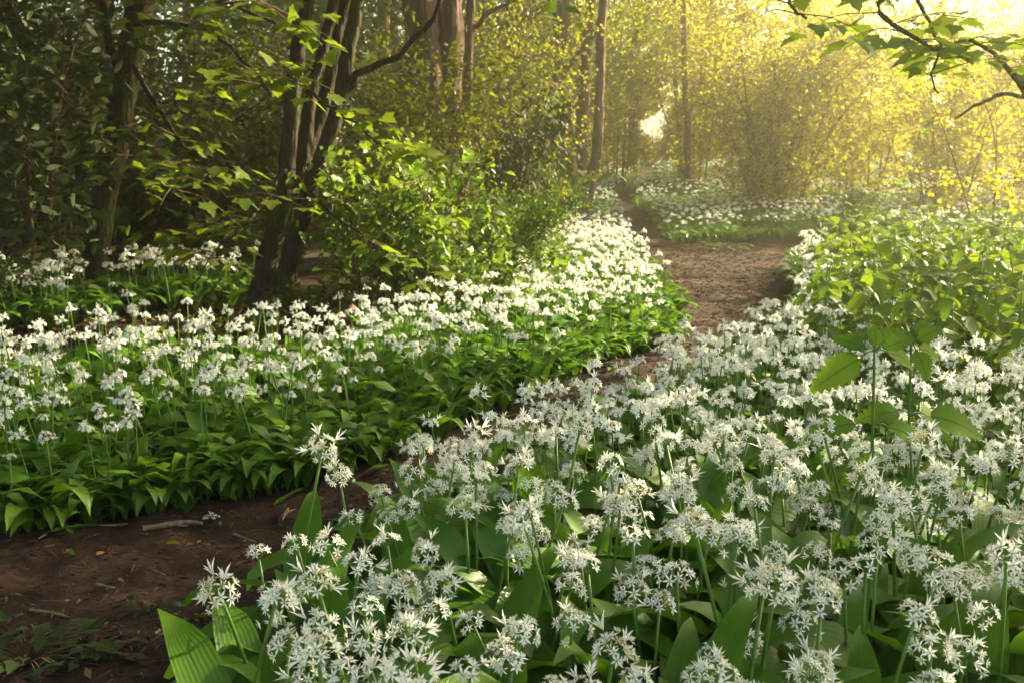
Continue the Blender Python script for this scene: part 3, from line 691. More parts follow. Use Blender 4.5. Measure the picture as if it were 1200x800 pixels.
# the far wood, and unseen crowns added to shade the scene, as one mass each
def mass(name, spots, n_each, size, mat, r, trunk=True, low=0):
    g = G()
    for x, y, zc in spots:
        cc, pos, i = clumps((x, y, zc), r, 30, n_each, .55); pos = pos[pos[:, 2] > low]; pos = pos[~sky_gap(pos)]
        put_leaves(g, T_SMALL, pos, size, .4)
        if trunk and not sky_gap(np.array([[x, y, 1.6], [x, y, 2.2], [x + .3, y, 2], [x - .3, y, 2]])).any() and (x / max(y, .1) > .58 or y < 1 or trunk == 2): g.tube(curve([(x, y, -.1), (x + U(-.3, .3), y, zc * .6), (x, y, zc + 1)], 6), np.linspace(.14, .05, 6), 6, m=1)
    o = g.build(name, [mat, M_BARK_BIG], stuff=True); return o
sp = [(x + U(-1, 1), y + U(-1.5, 1.5), U(1.5, 5)) for x in np.arange(-24, -1, 2.2) for y in (15, 19.5, 25)]
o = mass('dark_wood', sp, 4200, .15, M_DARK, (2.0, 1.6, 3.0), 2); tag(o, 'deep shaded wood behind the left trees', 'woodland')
sp = [(5.3, 12, 6.1), (7.4, 13.4, 6.2)]
o = mass('unseen_tall_shade', sp, 1800, .15, M_FRESH, (1.4, 1.2, .9), True, 4.6); tag(o, 'unseen tall crowns added beyond the nettles to shade the left wood', 'woodland')  # crowns out of view, added to keep sun off the left wood
sp = [(-1.5, 1.9, 3.7), (-2.4, 2.2, 3.7), (-2.2, 1.2, 3.6), (-3.6, 2.6, 3.8), (-1.6, -.6, 3.6), (-4.6, .4, 3.8), (-3, -1.8, 3.8), (-5.6, 3.4, 4), (-1.0, -2.2, 3.8), (-.9, .9, 3.9), (-1.2, 2.4, 3.4), (-2.6, 3.6, 3.5), (-4, 4.6, 3.8), (-.2, 2.6, 4.2), (-1.6, 4.6, 4.4), (-3, 5.2, 4.4), (-4.6, 6, 4.6), (-6, 5, 4.6), (-5, 7.6, 4.8), (-6.5, 7, 4.8), (-1.2, 3.6, 4.4), (-2.3, 4.3, 4.5), (-3.3, 3.3, 4.1), (-.4, 3.6, 4.6), (-4, 6.6, 4.8), (-2, 6, 4.9)]
o = mass('unseen_overhead_shade', sp, 3200, .14, M_DARK, (1.4, 1.4, .8), False, 2.7); tag(o, 'unseen leafy masses added over the near bend to keep the path dark', 'woodland')  # trunkless foliage out of view, added to darken the path and left bed
sp = [(x + U(-1, 1), y + U(-2, 2), U(.8, 3.5)) for x in np.arange(-3, 34, 2.4) for y in (31, 37, 44)]
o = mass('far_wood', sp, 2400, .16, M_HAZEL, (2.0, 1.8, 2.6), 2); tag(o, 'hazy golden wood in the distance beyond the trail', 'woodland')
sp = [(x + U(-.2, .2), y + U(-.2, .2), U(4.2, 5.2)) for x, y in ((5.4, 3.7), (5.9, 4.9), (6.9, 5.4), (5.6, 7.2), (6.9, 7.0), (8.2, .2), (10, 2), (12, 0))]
o = mass('unseen_sun_blocker', sp, 1150, .16, M_HAZEL, (1.4, 1.1, 1.2), low=2.9); tag(o, 'unseen crowns added on the right to block and dapple the sun', 'woodland')  # crowns out of view, added to break up the sun on the near beds

# ------------------------------------------------------------------ wild garlic
def petal_star(r, w, cup, detail):
    v, f = [(0, 0, 0)], []
    for k in range(6):
        a = k * math.pi / 3 + U(-.12, .12); c1, s1 = math.cos(a), math.sin(a); rr = r * U(.88, 1.08); cu = cup * U(.5, 1.3)
        def q(al, ac, dz): return (c1 * al - s1 * ac, s1 * al + c1 * ac, dz)
        n = len(v)
        if detail:
            v += [q(rr * .45, w / 2, cu * rr * .5), q(rr * .45, -w / 2, cu * rr * .5), q(rr * .5, 0, cu * rr * .42), q(rr, 0, cu * rr * .75)]
            f += [(0, n + 1, n + 2), (0, n + 2, n), (n + 1, n + 3, n + 2), (n + 2, n + 3, n)]
        else:
            v += [q(rr * .45, w / 2, cu * rr * .5), q(rr * .45, -w / 2, cu * rr * .5), q(rr, 0, cu * rr * .75)]
            f += [(0, n + 1, n + 2, n)]
    return T(v, f)

def frame_to(d):
    d = norm(d); ref = np.array([1, 0, 0]) if abs(d[0]) < .8 else np.array([0, 1, 0]); s = norm(np.cross(ref, d)); return np.stack([s, np.cross(d, s), d], -1)

def umbel_dirs(n, down=-.35):
    i = np.arange(n) + .5; z = 1 - (1 - down) * i / n; ph = i * 2.39996; r = np.sqrt(np.maximum(0, 1 - z * z))
    return norm(np.stack([r * np.cos(ph), r * np.sin(ph), z], -1) + RNG.normal(size=(n, 3)) * .12)

def flower_geo(g, d, ped, r, detail, m0):
    """one starry flower on its pedicel; materials m0 petal, m0+1 stalk, m0+2 ovary"""
    st = petal_star(r, r * (.30 if detail else .40), .45 if U() > .14 else 2.6, detail); tip = d * ped
    if detail: g.tube([(0, 0, 0), tip], [.0006, .0005], 3, m=m0 + 1, ti=.7, cap=False)
    elif ped > .01: g.tube([(0, 0, 0), tip], [.0007, .0006], 2, m=m0 + 1, ti=.7, cap=False)
    st.m[:] = m0; g.one(st, tip, frame_to(d), 1 if U() > .1 else .75, U(.3, 1) if U() > .05 else -.2)
    if detail:
        oc = T([(0, 0, .0032), (.0016, 0, .0012), (0, .0016, .0012), (-.0016, 0, .0012), (0, -.0016, .0012)], [(0, 1, 2), (0, 2, 3), (0, 3, 4), (0, 4, 1)], [m0 + 2] * 4)
        g.one(oc, tip, frame_to(d), 1, .6)
        for k in range(6):
            a = k * math.pi / 3 + .5
            q_ = frame_to(d) @ np.array([math.cos(a) * r * .28, math.sin(a) * r * .28, r * .5]); g.tube([tip, tip + q_], [.0003, .0004], 3, m=m0, ti=.9)
    if U() < .0: pass

def umbel_geo(n, ped, r, detail, m0=0, down=-.35):
    g = G()
    for d in umbel_dirs(n, down): flower_geo(g, d, ped * U(.75, 1.15), r * U(.85, 1.1), detail, m0)
    return g

def garlic_leaf_t(L, w, arch, tw=0.0, ny=9, pet=.05):
    """arched leaf rising from the ground: petiole then broad blade; the tip droops"""
    v, f, ac, al = [], [], [], []
    x = 0; z = 0; ang = math.radians(80); n = ny + 2
    for i in range(n + 1):
        t = i / n
        half = .0022 if t < .22 else w / 2 * max(0.0, math.sin(math.pi * min(1, ((t - .2) / .8) ** .72))) ** .85 + .0006
        dx, dz = math.cos(ang), math.sin(ang); nz_, nx_ = dx, -dz
        k = .22 if t > .2 else .9
        wv = .004 * math.sin(t * 17 + tw * 9)
        twa = tw * t
        for sgn in (-1, 0, 1):
            lift = k * half * abs(sgn) + sgn * (wv + math.sin(twa) * half)
            v.append((sgn * half * math.cos(twa), x + nx_ * lift, z + nz_ * lift)); ac.append(sgn); al.append(t)
        st_ = L / n; x += dx * st_; z += dz * st_
        ang -= arch / n * (.35 + 1.5 * t)
    for i in range(n):
        for j in (0, 1):
            a = i * 3 + j; f.append((a, a + 1, a + 4, a + 3))
    return T(v, f, None, ac, al)

LEAF_T = [garlic_leaf_t(L, w, a, tw) for L, w, a, tw in ((.30, .062, 2.6, .3), (.27, .055, 2.0, -.4), (.33, .066, 3.0, .5), (.25, .055, 2.8, -.2), (.29, .050, 1.5, .2), (.31, .070, 2.4, -.6), (.24, .048, 3.2, .1))]
LEAF_LOW = [garlic_leaf_t(L, w, a, tw, ny=5) for L, w, a, tw in ((.29, .058, 2.7, .3), (.27, .055, 2.1, -.4), (.31, .062, 3.0, .4), (.28, .05, 1.7, .2))]
ME_LEAF = [single_mesh('garlic_leaf', t, M_GARLIC, .5) for t in LEAF_T]
UMB_HI = [umbel_geo(n, p_, 0.0106, True, 0, dn) for n, p_, dn in ((18, .024, -.1), (16, .022, .1), (21, .024, -.35), (12, .022, .3), (17, .026, .0), (19, .022, -.2), (8, .022, .5))]
ME_UMB = [g_.mesh('umbel', [M_PETAL, M_STALK, M_OVARY]) for g_ in UMB_HI]
FLOWERS = []
for k in range(3):
    g = G(); flower_geo(g, np.array([0, 0, 1.0]), .024, 0.0106, True, 0); FLOWERS.append(g.mesh('flower', [M_PETAL, M_STALK, M_OVARY]))

def stalk_ctrl(h, bx, by): return np.array([(0, 0, -.01), (bx * .2, by * .2, h * .5), (bx, by, h)])
STALKS = []
for h, bx, by in ((.29, .02, .01), (.32, -.03, .02), (.26, .01, -.03), (.34, .05, .03), (.30, -.05, -.02), (.24, .04, 0)):
    g = G(); g.tube(curve(stalk_ctrl(h, bx, by), 6), np.linspace(.0032, .0024, 6), 5, ti=.5); STALKS.append((g.mesh('flower_stalk', [M_STALK]), (bx, by, h), norm(np.array([bx, by, h * .5]))))

# prototypes of individual plants: Empty > flower_stalk, flower_head (> flower), leaf ...
HIDE = (0, -40, 0)
def garlic_plant(k, flowers=False, nleaf=3, with_flower=True):
    root = thing('wild_garlic', 'wild garlic', 'wild garlic', (0, 0, 0))
    if with_flower:
        me, top, d = STALKS[k % len(STALKS)]
        link('flower_stalk', me, root)
        if flowers:
            e = bpy.data.objects.new('flower_head', None); COL.objects.link(e); e.parent = root; e.empty_display_size = .02; e.location = top
            for j, dd in enumerate(umbel_dirs(17, -.15)):
                f_ = link('flower', FLOWERS[j % 3], e); f_.matrix_local = Matrix(frame_to(dd).tolist()).to_4x4() @ Matrix.Scale(float(U(.8, 1.1)), 4)
        else:
            u_ = link('flower_head', ME_UMB[k % len(ME_UMB)], root); m = Matrix(frame_to(d).tolist()).to_4x4(); m.translation = top; u_.matrix_local = m
    a0 = U(0, 6.28)
    for j in range(nleaf):
        lf = link('leaf', ME_LEAF[(k * 3 + j * 2) % len(ME_LEAF)], root)
        lf.rotation_euler = (0, 0, a0 + j * 6.283 / nleaf + U(-.4, .4)); lf.location = (U(-.01, .01), U(-.01, .01), -.01); s_ = U(.95, 1.3); lf.scale = (s_, s_, s_)
    return root

PROTO = [garlic_plant(k) for k in range(10)] + [garlic_plant(k, False, 2) for k in range(3, 7)]
PROTO_F = [garlic_plant(k, True) for k in (0, 3, 4)]
PROTO_L = [garlic_plant(k, False, 3, False) for k in range(4)]
for p_ in PROTO + PROTO_F + PROTO_L: p_['spare'] = 1
free = {id(p_): p_ for p_ in PROTO + PROTO_F + PROTO_L}

def use(p_):
    """the first use takes the plant itself, later ones a copy with copies of its parts"""
    if p_.get('spare'): del p_['spare']; return p_
    return copy_thing(p_)

# beds
BED_L = [(-6, 1.3), (-3.6, 1.75)] + PATH_L[1:] + [(1.28, 11.7), (.6, 12.2), (.2, 9.5), (.35, 7.6), (.1, 6.2), (-.55, 5.3), (-.95, 4.45), (-2.2, 4.1), (-3.6, 4.0), (-6, 4)]
BED_R = [(-.36, 1.25), (-.44, 1.78), (-.3, 2.22), (-.1, 2.7), (.34, 3.3), (.84, 3.92), (1.3, 4.75), (1.75, 5.95), (2.05, 7), (2.4, 8.6), (3.3, 9.6), (6, 10.4), (6, 1.0), (1.0, .85), (-.3, .9)]

def scatter(x0, x1, y0, y1, s):
    X, Y = np.meshgrid(np.arange(x0, x1, s), np.arange(y0, y1, s)); X = X.ravel() + U(-.5, .5, X.size) * s; Y = Y.ravel() + U(-.5, .5, Y.size) * s
    return X, Y

def in_view(x, y, m=60):
    q_ = project(np.stack([x, y, np.full_like(x, .3)], 1)); return (q_[:, 0] > -m) & (q_[:, 0] < 1200 + m) & (q_[:, 1] < 860) & (y > .3)

plants = []
X, Y = scatter(-6, 1.6, 1.2, 12.6, .086); k = inside(BED_L, *wob(X, Y, .3, .36, 5)) & ~on_path(X, Y) & in_view(X, Y)
X, Y = X[k], Y[k]; plants += [(x, y, 'L') for x, y in zip(X, Y)]
X, Y = scatter(-.8, 6, .85, 10.5, .070); k = inside(BED_R, *wob(X, Y, .3, .12, 6)) & ~on_path(X, Y) & in_view(X, Y) & (np.hypot(X, Y) > 1.0)
X, Y = X[k], Y[k]; plants += [(x, y, 'R') for x, y in zip(X, Y)]
def nettle_zone(x, y): return smooth(0, .5, x - np.interp(y, [3.2, 4.2, 6, 8.5], [1.0, 1.15, 1.72, 2.4])) * smooth(3.15, 3.6, y)
rnd = U(0, 1, len(plants))
plants = [p_ for p_, r_ in zip(plants, rnd) if not (p_[2] == 'R' and nettle_zone(p_[0], p_[1]) > r_ * .95)]
plants.sort(key=lambda p_: math.hypot(p_[0], p_[1]) - (.5 if p_[2] == 'L' and p_[1] < 3.1 else 0))
edge_l = np.array(PATH_L[1:9]); edge_r = np.array(PATH_R[5:14])
def edge_d(e, x, y): return float(np.min(np.hypot(e[:, 0] - x, e[:, 1] - y)))
def dens_edge(bank, x, y):
    e = curve(edge_l if bank == 'L' else edge_r, 60); return float(np.min(np.hypot(e[:, 0] - x, e[:, 1] - y)))

def garlic_label(bank, x, y, d):
    if bank == 'L':
        if d < .28: return 'wild garlic with hanging leaves on the left bed edge above the dark path', 'garlic along the left path edge'
        return ('wild garlic with white flower head in the thick of the shaded left bed', 'garlic in the left bed')
    u = project(np.array([[x, y, .35]]))[0]
    if d < .25: return 'white wild garlic leaning over the earth path from the right bed', 'garlic along the right path edge'
    if u[0] > 930 and y > 1.7: return 'white wild garlic crowding round the tall nettles in the right bed', 'garlic round the tall nettles'
    if u[1] > 640 and u[0] < 620: return 'wild garlic with broad leaves in the lower middle of the right bed', 'garlic in the lower middle'
    if u[1] > 640: return 'large white wild garlic in the lower right corner of the right bed', 'garlic in the lower right'
    return 'white wild garlic in the dense middle of the right bed', 'garlic in the middle of the right bed'

N_IND = 300
LABELLED = []
ind, rest = plants[:N_IND], plants[N_IND:]
SINGLE = []
for n_, (x, y, bank) in enumerate(ind):
    d = dens_edge(bank, x, y); r_ = U()
    leafy_only = (r_ < (.45 if (bank == 'L' and d < .22) else .24))
    if leafy_only: p_ = PROTO_L[RNG.integers(0, 4)]
    elif n_ < 45 and n_ % 2 == 0: p_ = PROTO_F[RNG.integers(0, 3)]
    else: p_ = PROTO[RNG.integers(0, len(PROTO))]
    o = use(p_); z = float(ground_z(x, y)); s_ = float(U(.82, 1.12) * (.88 if bank == 'L' else 1.08))
    o.location = (x, y, z); tilt = (U(-.10, .10), U(-.10, .10))
    if bank == 'R' and d < .25: tilt = (tilt[0], tilt[1] - .06)
    o.rotation_euler = (tilt[0], tilt[1], U(0, 6.28)); o.scale = (s_, s_, s_ * U(.9, 1.1))
    lab, gr = garlic_label(bank, x, y, d); LABELLED.append((o, x, y, leafy_only, s_))
    if leafy_only: lab = lab.replace('white wild garlic', 'flowerless wild garlic').replace('wild garlic with white flower head', 'flowerless wild garlic clump').replace('wild garlic with', 'flowerless wild garlic with')
    tag(o, lab, 'wild garlic', gr)
def ordinal(k):
    n = k + 1; return {1: 'leftmost', 2: 'second', 3: 'third', 4: 'fourth', 5: 'fifth', 6: 'sixth', 7: 'seventh', 8: 'eighth', 9: 'ninth', 10: 'tenth', 11: 'eleventh', 12: 'twelfth'}.get(n, str(n) + 'th')

def name_each(items, noun):
    """items: (object, description, place, image x); those alike in look and place are told apart from left to right"""
    seen = {}
    for it in items: seen.setdefault((it[1], it[2]), []).append(it)
    for (desc, place), its in seen.items():
        its.sort(key=lambda t: t[3])
        for k, it in enumerate(its):
            nm = ' '.join(('%s %s' % (desc, noun)).split())
            it[0]['label'] = '%s %s' % (nm, place) if len(its) == 1 else 'leftmost %s %s' % (nm, place) if k == 0 else '%s %s, %s from left' % (nm, place, ordinal(k))

def garlic_place(bank, x, y):
    u, v, _ = project(np.array([[x, y, .33]]))[0]
    if bank == 'L':
        if u < 200: return 'at the left end of the left bed'
        return 'at the front of the left bed' if u < 400 else 'where the left bed meets the bend'
    rowv = 'at the lower border' if v > 720 else 'low on the right' if v > 640 else 'midway on the right' if v > 560 else 'high on the right' if v > 500 else 'far on the right'
    colu = 'by the path' if u < 420 else 'left of middle' if u < 560 else 'near the middle' if u < 720 else 'right of middle' if u < 860 else 'below the tall nettles' if v > 545 and u < 1060 else 'beside the tall nettles' if u < 1060 else 'by the right border'
    return rowv + ' ' + colu

items = []
for o, x, y, leafy_only, s_ in LABELLED:
    if leafy_only: desc = 'flowerless leafy'
    else:
        hd = next((ch for ch in o.children if ch.name.startswith('flower_head')), None); st_ = next(ch for ch in o.children if ch.name.startswith('flower_stalk'))
        tall = hd.matrix_local.translation.z * o.scale[2]; nfl = 17 if hd.data is None else (18, 16, 21, 12, 17, 19, 8)[ME_UMB.index(hd.data)]
        desc = ('tall' if tall > .34 else 'low' if tall < .275 else '') + (' sparse-headed' if nfl < 13 else ' full-headed' if nfl > 17 else ' loose-headed')
    items.append((o, desc, garlic_place('L' if x < -.35 and y > 2.1 and dens_edge('L', x, y) < dens_edge('R', x, y) else 'R', x, y), float(project(np.array([[x, y, .33]]))[0, 0])))
name_each(items, 'white garlic')
for o, desc, place, u in items: o['label'] = o['label'].replace('flowerless leafy white garlic', 'flowerless leafy garlic')
for p_ in PROTO + PROTO_F + PROTO_L:
    if p_.get('spare'):
        for ch in list(p_.children_recursive): bpy.data.objects.remove(ch)
        bpy.data.objects.remove(p_)

# the rest of the carpet
MATS_C = [M_PETAL, M_STALK, M_OVARY, M_GARLIC]
def plant_tmpl(nfl, detail_r, nleaf, h, leafs, with_flower=True):
    g = G(); b = np.array([U(-.03, .03), U(-.03, .03)])
    if with_flower:
        g.tube(curve(stalk_ctrl(h, *b), 4), np.linspace(.003, .0024, 4), 3, m=1, ti=.5, cap=False)
        um = umbel_geo(nfl, .020, detail_r, False, 0, U(-.25, .25)).tmpl(); um.ti = None
        g.copies(um, np.array([[b[0], b[1], h]]), np.array([np.eye(3)]), np.array([1.0]), np.array([.6]))
    a0 = U(0, 6)
    for j in range(nleaf):
        t = leafs[RNG.integers(0, len(leafs))]; t2 = T.__new__(T); t2.__dict__.update(t.__dict__); t2.m = np.full(len(t.sz), 3, np.int32)
        g.copies(t2, np.array([[0, 0, -.01]]), rot_z(np.array([a0 + j * 6.283 / nleaf + U(-.4, .4)])), np.array([U(.85, 1.1)]), np.array([U(.2, .8)]))
    return g.tmpl()
MID = [plant_tmpl(13, .0115, 3, U(.25, .35), LEAF_LOW) for k in range(9)] + [plant_tmpl(0, .012, 4, .3, LEAF_LOW, False) for k in range(3)]
FAR = [plant_tmpl(10, .015, 3, U(.24, .32), LEAF_LOW[:2]) for k in range(6)] + [plant_tmpl(0, .012, 4, .3, LEAF_LOW[:2], False) for k in range(2)]

def carpet(g, pts, tmpls, pflow, nfl, smin=.8, smax=1.1):
    pts = np.asarray(pts, float); n = len(pts); pick = np.where(U(0, 1, n) < pflow, RNG.integers(0, max(1, nfl), n), RNG.integers(nfl, len(tmpls), n))
    z = ground_z(pts[:, 0], pts[:, 1])
    for k, t in enumerate(tmpls):
        m = pick == k; nn = int(m.sum())
        if not nn: continue
        R = np.einsum('nij,njk->nik', basis(norm(np.stack([U(-.1, .1, nn), np.ones(nn), U(-.1, .1, nn)], -1)), norm(np.stack([U(-.12, .12, nn), U(-.12, .12, nn), np.ones(nn)], -1))), rot_z(U(0, 6.28, nn)))
        g.copies(t, np.column_stack([pts[m], z[m]]), R, U(smin, smax, nn), U(.25, .75, nn))

rl = [(x, y) for x, y, b in rest if b == 'L']; rr_ = [(x, y) for x, y, b in rest if b == 'R']
dl = np.array([dens_edge('L', x, y) for x, y in rl]); rl = np.array(rl)
e = curve(PATH_L[2:11], 420); ex = e + np.column_stack([U(-.16, .02, 420), U(-.02, .16, 420)]); ex = np.vstack([ex, e[U(0, 1, 420) < .16] + RNG.normal(size=(1, 2)) * .01])   # drooping leaves and strays at the edge
g = G(); carpet(g, ex, MID[9:], 0, 0, .55, .85); carpet(g, rl, MID, np.where(dl < .2, .5, .86), 9, .74, 1.05); o = g.build('wild_garlic_bed', MATS_C, stuff=True); tag(o, 'carpet of white wild garlic left of the earth path', 'wild garlic')
g = G(); carpet(g, rr_, MID, .92, 9, .8, 1.1); o = g.build('wild_garlic_bed', MATS_C, stuff=True); tag(o, 'carpet of white wild garlic on the right, behind the nearest flowers', 'wild garlic')
X, Y = scatter(-3.5, 16, 11.6, 36, .125)
pr = U(0, 1, len(X)); k = ~on_path(X, Y) & (trail_dist(X, Y) > np.interp(Y, [11, 15, 25, 36], [.24, .21, .2, .2])) & in_view(X, Y) & (vnoise(X, Y, 1.6, 8) > .22) & (pr < np.interp(Y, [12, 20, 36], [1, .75, .45])) & ((Y > 12.3 + 1.0 * (X < 1.6)) | (X > 1.5) | (X > .4))
k &= ~((X > 2.0) & (Y < 11.75))
g = G(); X, Y = X[k], Y[k]
carpet(g, np.stack([X, Y], 1), FAR, np.where(Y < 12.2, .3, .68 + .27 * smooth(.35, .6, vnoise(X, Y, .7, 21))), 6, .7, 1.0); o = g.build('wild_garlic_bank', MATS_C, stuff=True); tag(o, 'far garlic bank rising beside the narrow trail beyond the path', 'wild garlic')
# two loose garlic drifts in the dark wood
for (u, D, rx, n_), lab in (((25, 5.8, .5, 90), 'dim garlic drift at the left border under the trees'), ((205, 6.5, .45, 100), 'sunlit garlic drift between the two dark trees')):
    x = (u - 600) / F * D; pts = np.column_stack([x + RNG.normal(size=n_) * rx * .6, D + RNG.normal(size=n_) * .25]); g = G(); carpet(g, pts, MID, .9, 9, .9, 1.2); o = g.build('wild_garlic_drift', MATS_C, stuff=True); tag(o, lab, 'wild garlic')

# ------------------------------------------------------------------ nettles
ME_NET = [single_mesh('nettle_leaf', nettle_t(9, w, b), M_NETTLE, t) for w, b, t in ((.62, .25, .3), (.68, .4, .55), (.58, .15, .8), (.66, .55, .5))]
ME_NET_TALL = [single_mesh('nettle_leaf', nettle_t(9, w, b), M_NETTLE_TALL, t) for w, b, t in ((.62, .25, .3), (.68, .4, .55), (.58, .15, .8), (.66, .55, .5))]
def nettle(h, pairs, size, lean=(0, 0)):
    root = thing('nettle', 'nettle', 'nettle', (0, 0, 0)); g = G()
    pts = curve([(0, 0, -.02), (lean[0] * .3, lean[1] * .3, h * .5), (lean[0], lean[1], h)], 10); g.tube(pts, np.linspace(.0042, .0018, 10), 5)
    for k in range(pairs):
        t = .25 + .75 * k / max(1, pairs - 1) if pairs > 1 else 1; p_ = pts[min(9, int(t * 9))]; a = k * math.pi / 2 + U(-.3, .3); sz = size * (1 - .45 * max(0, t - .55) / .45) * U(.85, 1.1)
        for sg in (0, math.pi):
            d = np.array([math.cos(a + sg), math.sin(a + sg), U(-.7, -.05) + (.9 if k == pairs - 1 else 0)]); e = p_ + norm(d) * sz * .38; g.tube([p_, e], [.0013, .001], 3)
            lf = link('leaf', ME_NET[RNG.integers(0, 4)], root); m = Matrix(basis(d, np.array([0, 0, 1.0]) + RNG.normal(size=3) * .3).tolist()).to_4x4(); m.translation = Vector(e.tolist()); lf.matrix_local = m @ Matrix.Scale(float(sz), 4)
    st_ = g.build('stem', [M_STALK], root); return root
def tall_nettle(base, h, leaves, label):
    '''leaves: (height fraction, compass direction, pitch, size, roll)'''
    root = thing('nettle', label, 'nettle', base, 'tall nettles in the foreground'); g = G()
    pts = curve([(0, 0, -.02), (.006, .0, h * .5), (-.004, .0, h)], 12); g.tube(pts, np.linspace(.0052, .0026, 12), 6)
    for t, az, pit, sz, roll in leaves:
        az = math.radians(az); pit = math.radians(pit); p_ = pts[min(11, int(t * 11.99))]
        d = np.array([math.sin(az) * math.cos(pit), math.cos(az) * math.cos(pit), math.sin(pit)]); e = p_ + d * sz * .3
        g.tube(curve([p_, (p_ + e) / 2 + [0, 0, .006], e], 4), [.0016, .0014, .0013, .001], 4)
        nn = np.array([roll[0], roll[1], 1.0]); sz *= .86; lf = link('leaf', ME_NET_TALL[RNG.integers(0, 4)], root); m = Matrix(basis(d, nn).tolist()).to_4x4(); m.translation = Vector(e.tolist()); lf.matrix_local = m @ Matrix.Scale(sz, 4)
    g.build('stem', [M_STALK], root)
tall_nettle((.745, 2.0, 0), .57, [(1, -70, 20, .075, (0, -1.2)), (1, 100, 25, .07, (0, -1.0)), (1, 20, 60, .06, (0, -1)), (1, 190, 55, .05, (0, -1)),
    (.93, -100, -25, .12, (-.3, -1.6)), (.93, 80, -8, .10, (.2, -.9)), (.72, -95, 3, .125, (0, -.35)), (.72, 95, -10, .11, (0, -.6)), (.45, -80, 8, .14, (0, -.3)), (.45, 120, -20, .15, (.3, -1.2)), (.45, 75, 5, .14, (0, -.5)), (.25, 200, -20, .13, (0, -.8)), (.25, 30, -20, .12, (0, -.8))],
    'tall nettle with broad toothed leaves above the garlic, left one of two')
tall_nettle((.86, 2.1, 0), .565, [(1, -60, 35, .06, (0, -1)), (1, 110, 40, .06, (0, -1)), (.97, -110, 10, .09, (0, -1.5)), (.97, 170, -30, .075, (0, -1.2)), (.97, 70, -20, .08, (.2, -1)),
    (.75, 95, -6, .15, (.1, -.75)), (.75, -110, 12, .10, (-.3, -.8)), (.75, 60, -14, .16, (.3, -.6)), (.55, -90, -10, .12, (-.2, -.9)), (.55, 100, -15, .11, (.2, -.9)), (.3, 150, -20, .13, (0, -.8)), (.3, -30, -20, .12, (0, -.8))],
    'tall nettle with broad toothed leaves above the garlic, right one of two')
NP = [nettle(U(.44, .56), 8, U(.09, .12), (U(-.06, .06), U(-.06, .06))) for k in range(6)]
for p_ in NP: p_['spare'] = 1
X, Y = scatter(.9, 5.2, 3.1, 8.6, .155); zq = nettle_zone(X, Y); k = (zq > U(.1, .6, len(X))) & in_view(X, Y, 90) & ~on_path(X, Y); X, Y = X[k], Y[k]
order = np.argsort(Y); X, Y = X[order][:300], Y[order][:300]
NETS = []
for x, y in zip(X, Y):
    o = use(NP[RNG.integers(0, 6)]); s_ = float(U(.85, 1.15)); o.location = (x, y, float(ground_z(x, y))); o.rotation_euler = (U(-.12, .12), U(-.12, .12), U(0, 6.28)); o.scale = (s_, s_, s_)
    ed = x - np.interp(y, [3.2, 4.2, 6, 8.5], [1.0, 1.15, 1.72, 2.4]); gr = 'nettles edging the path' if ed < .3 else ('nettles at the front of the patch' if y < 4.4 else 'nettles deep in the patch')
    tag(o, gr, 'nettle', gr); u_ = float(project(np.array([[x, y, .5]]))[0, 0]); hh = o.scale[0]
    NETS.append((o, 'tall' if hh > 1.05 else 'short' if hh < .93 else 'medium', {'nettles edging the path': 'at the path edge, '}.get(gr, '') + ('in the front row behind white garlic' if y < 3.9 else 'in the second row of the patch' if y < 4.6 else 'in the middle rows of the patch' if y < 5.6 else 'in the rear rows of the patch' if y < 7 else 'at the hazy back of the patch'), u_))
name_each(NETS, 'nettle')

# ------------------------------------------------------------------ sycamore bough from the right, curved boughs, sapling
base = np.array([5.3, 4.3, 0.0]); root = thing('sycamore_tree', 'sycamore whose leafy bough hangs into the upper right corner', 'tree', base)
pts = curve([base - [0, 0, .1], base + [.1, .1, 2], base + [.1, .2, 5]], 12); g = G(); g.tube(pts, np.linspace(.12, .05, 12), 8, lump=.05); g.build('trunk', [M_BARK_GREY], root, base)
def px_branch(spec, n=14):
    pts, rad = stem_pts(spec, n, .006); g = G(); g.tube(pts, rad, 6); g.build('branch', [M_BARK_GREY], root, base); return pts
s0 = base + [.05, .1, 2.4]
def join(spec): 
    pts, rad = stem_pts(spec, 14, .006); pts = np.vstack([s0, (s0 + pts[0]) / 2 + [0, 0, .1], pts]); rad = np.concatenate([[rad[0] * 1.6, rad[0] * 1.2], rad]); g = G(); g.tube(pts, rad, 6); g.build('branch', [M_BARK_GREY], root, base); return pts
b1 = join([(1230, 160, 5.6, 12), (1195, 100, 5.5, 10), (1168, 66, 5.4, 5), (1130, 48, 5.2, 4), (1102, 57, 5.1, 3)])
b2 = join([(1180, -40, 4.6, 8), (1090, -30, 4.4, 7), (1028, 5, 4.3, 6), (1060, 38, 4.25, 5), (1100, 58, 4.2, 4), (1125, 60, 4.2, 3)])
b3 = join([(1150, -50, 4.4, 7), (1075, -30, 4.3, 5), (1083, 20, 4.25, 4), (1101, 50, 4.2, 3), (1092, 90, 4.2, 2.5), (1100, 110, 4.2, 2)])
b4 = join([(1100, -60, 4.2, 6), (960, -40, 4.1, 5), (925, 0, 4.1, 4), (945, 22, 4.1, 3)])
b5 = join([(1230, 122, 6.4, 6), (1180, 111, 6.4, 5), (1150, 120, 6.4, 4), (1118, 140, 6.4, 2.5)])
lst = []; gt = G()
for pts, n_, far_ in ((b1, 7, .45), (b2, 9, .4), (b3, 3, .5), (b4, 8, .5)):
    for k in range(n_):
        p_ = pts[int(U(far_, 1) * (len(pts) - 1))]; d = norm(np.array([U(-1, 1), U(-.6, .6), U(-.1, .15)])); spray(gt, None, p_, p_ + d * U(.2, .4), 3, .11, T_SYC, .08, lst, .003)
gt.build('twigs', [M_TWIG], root, base, stuff=True)
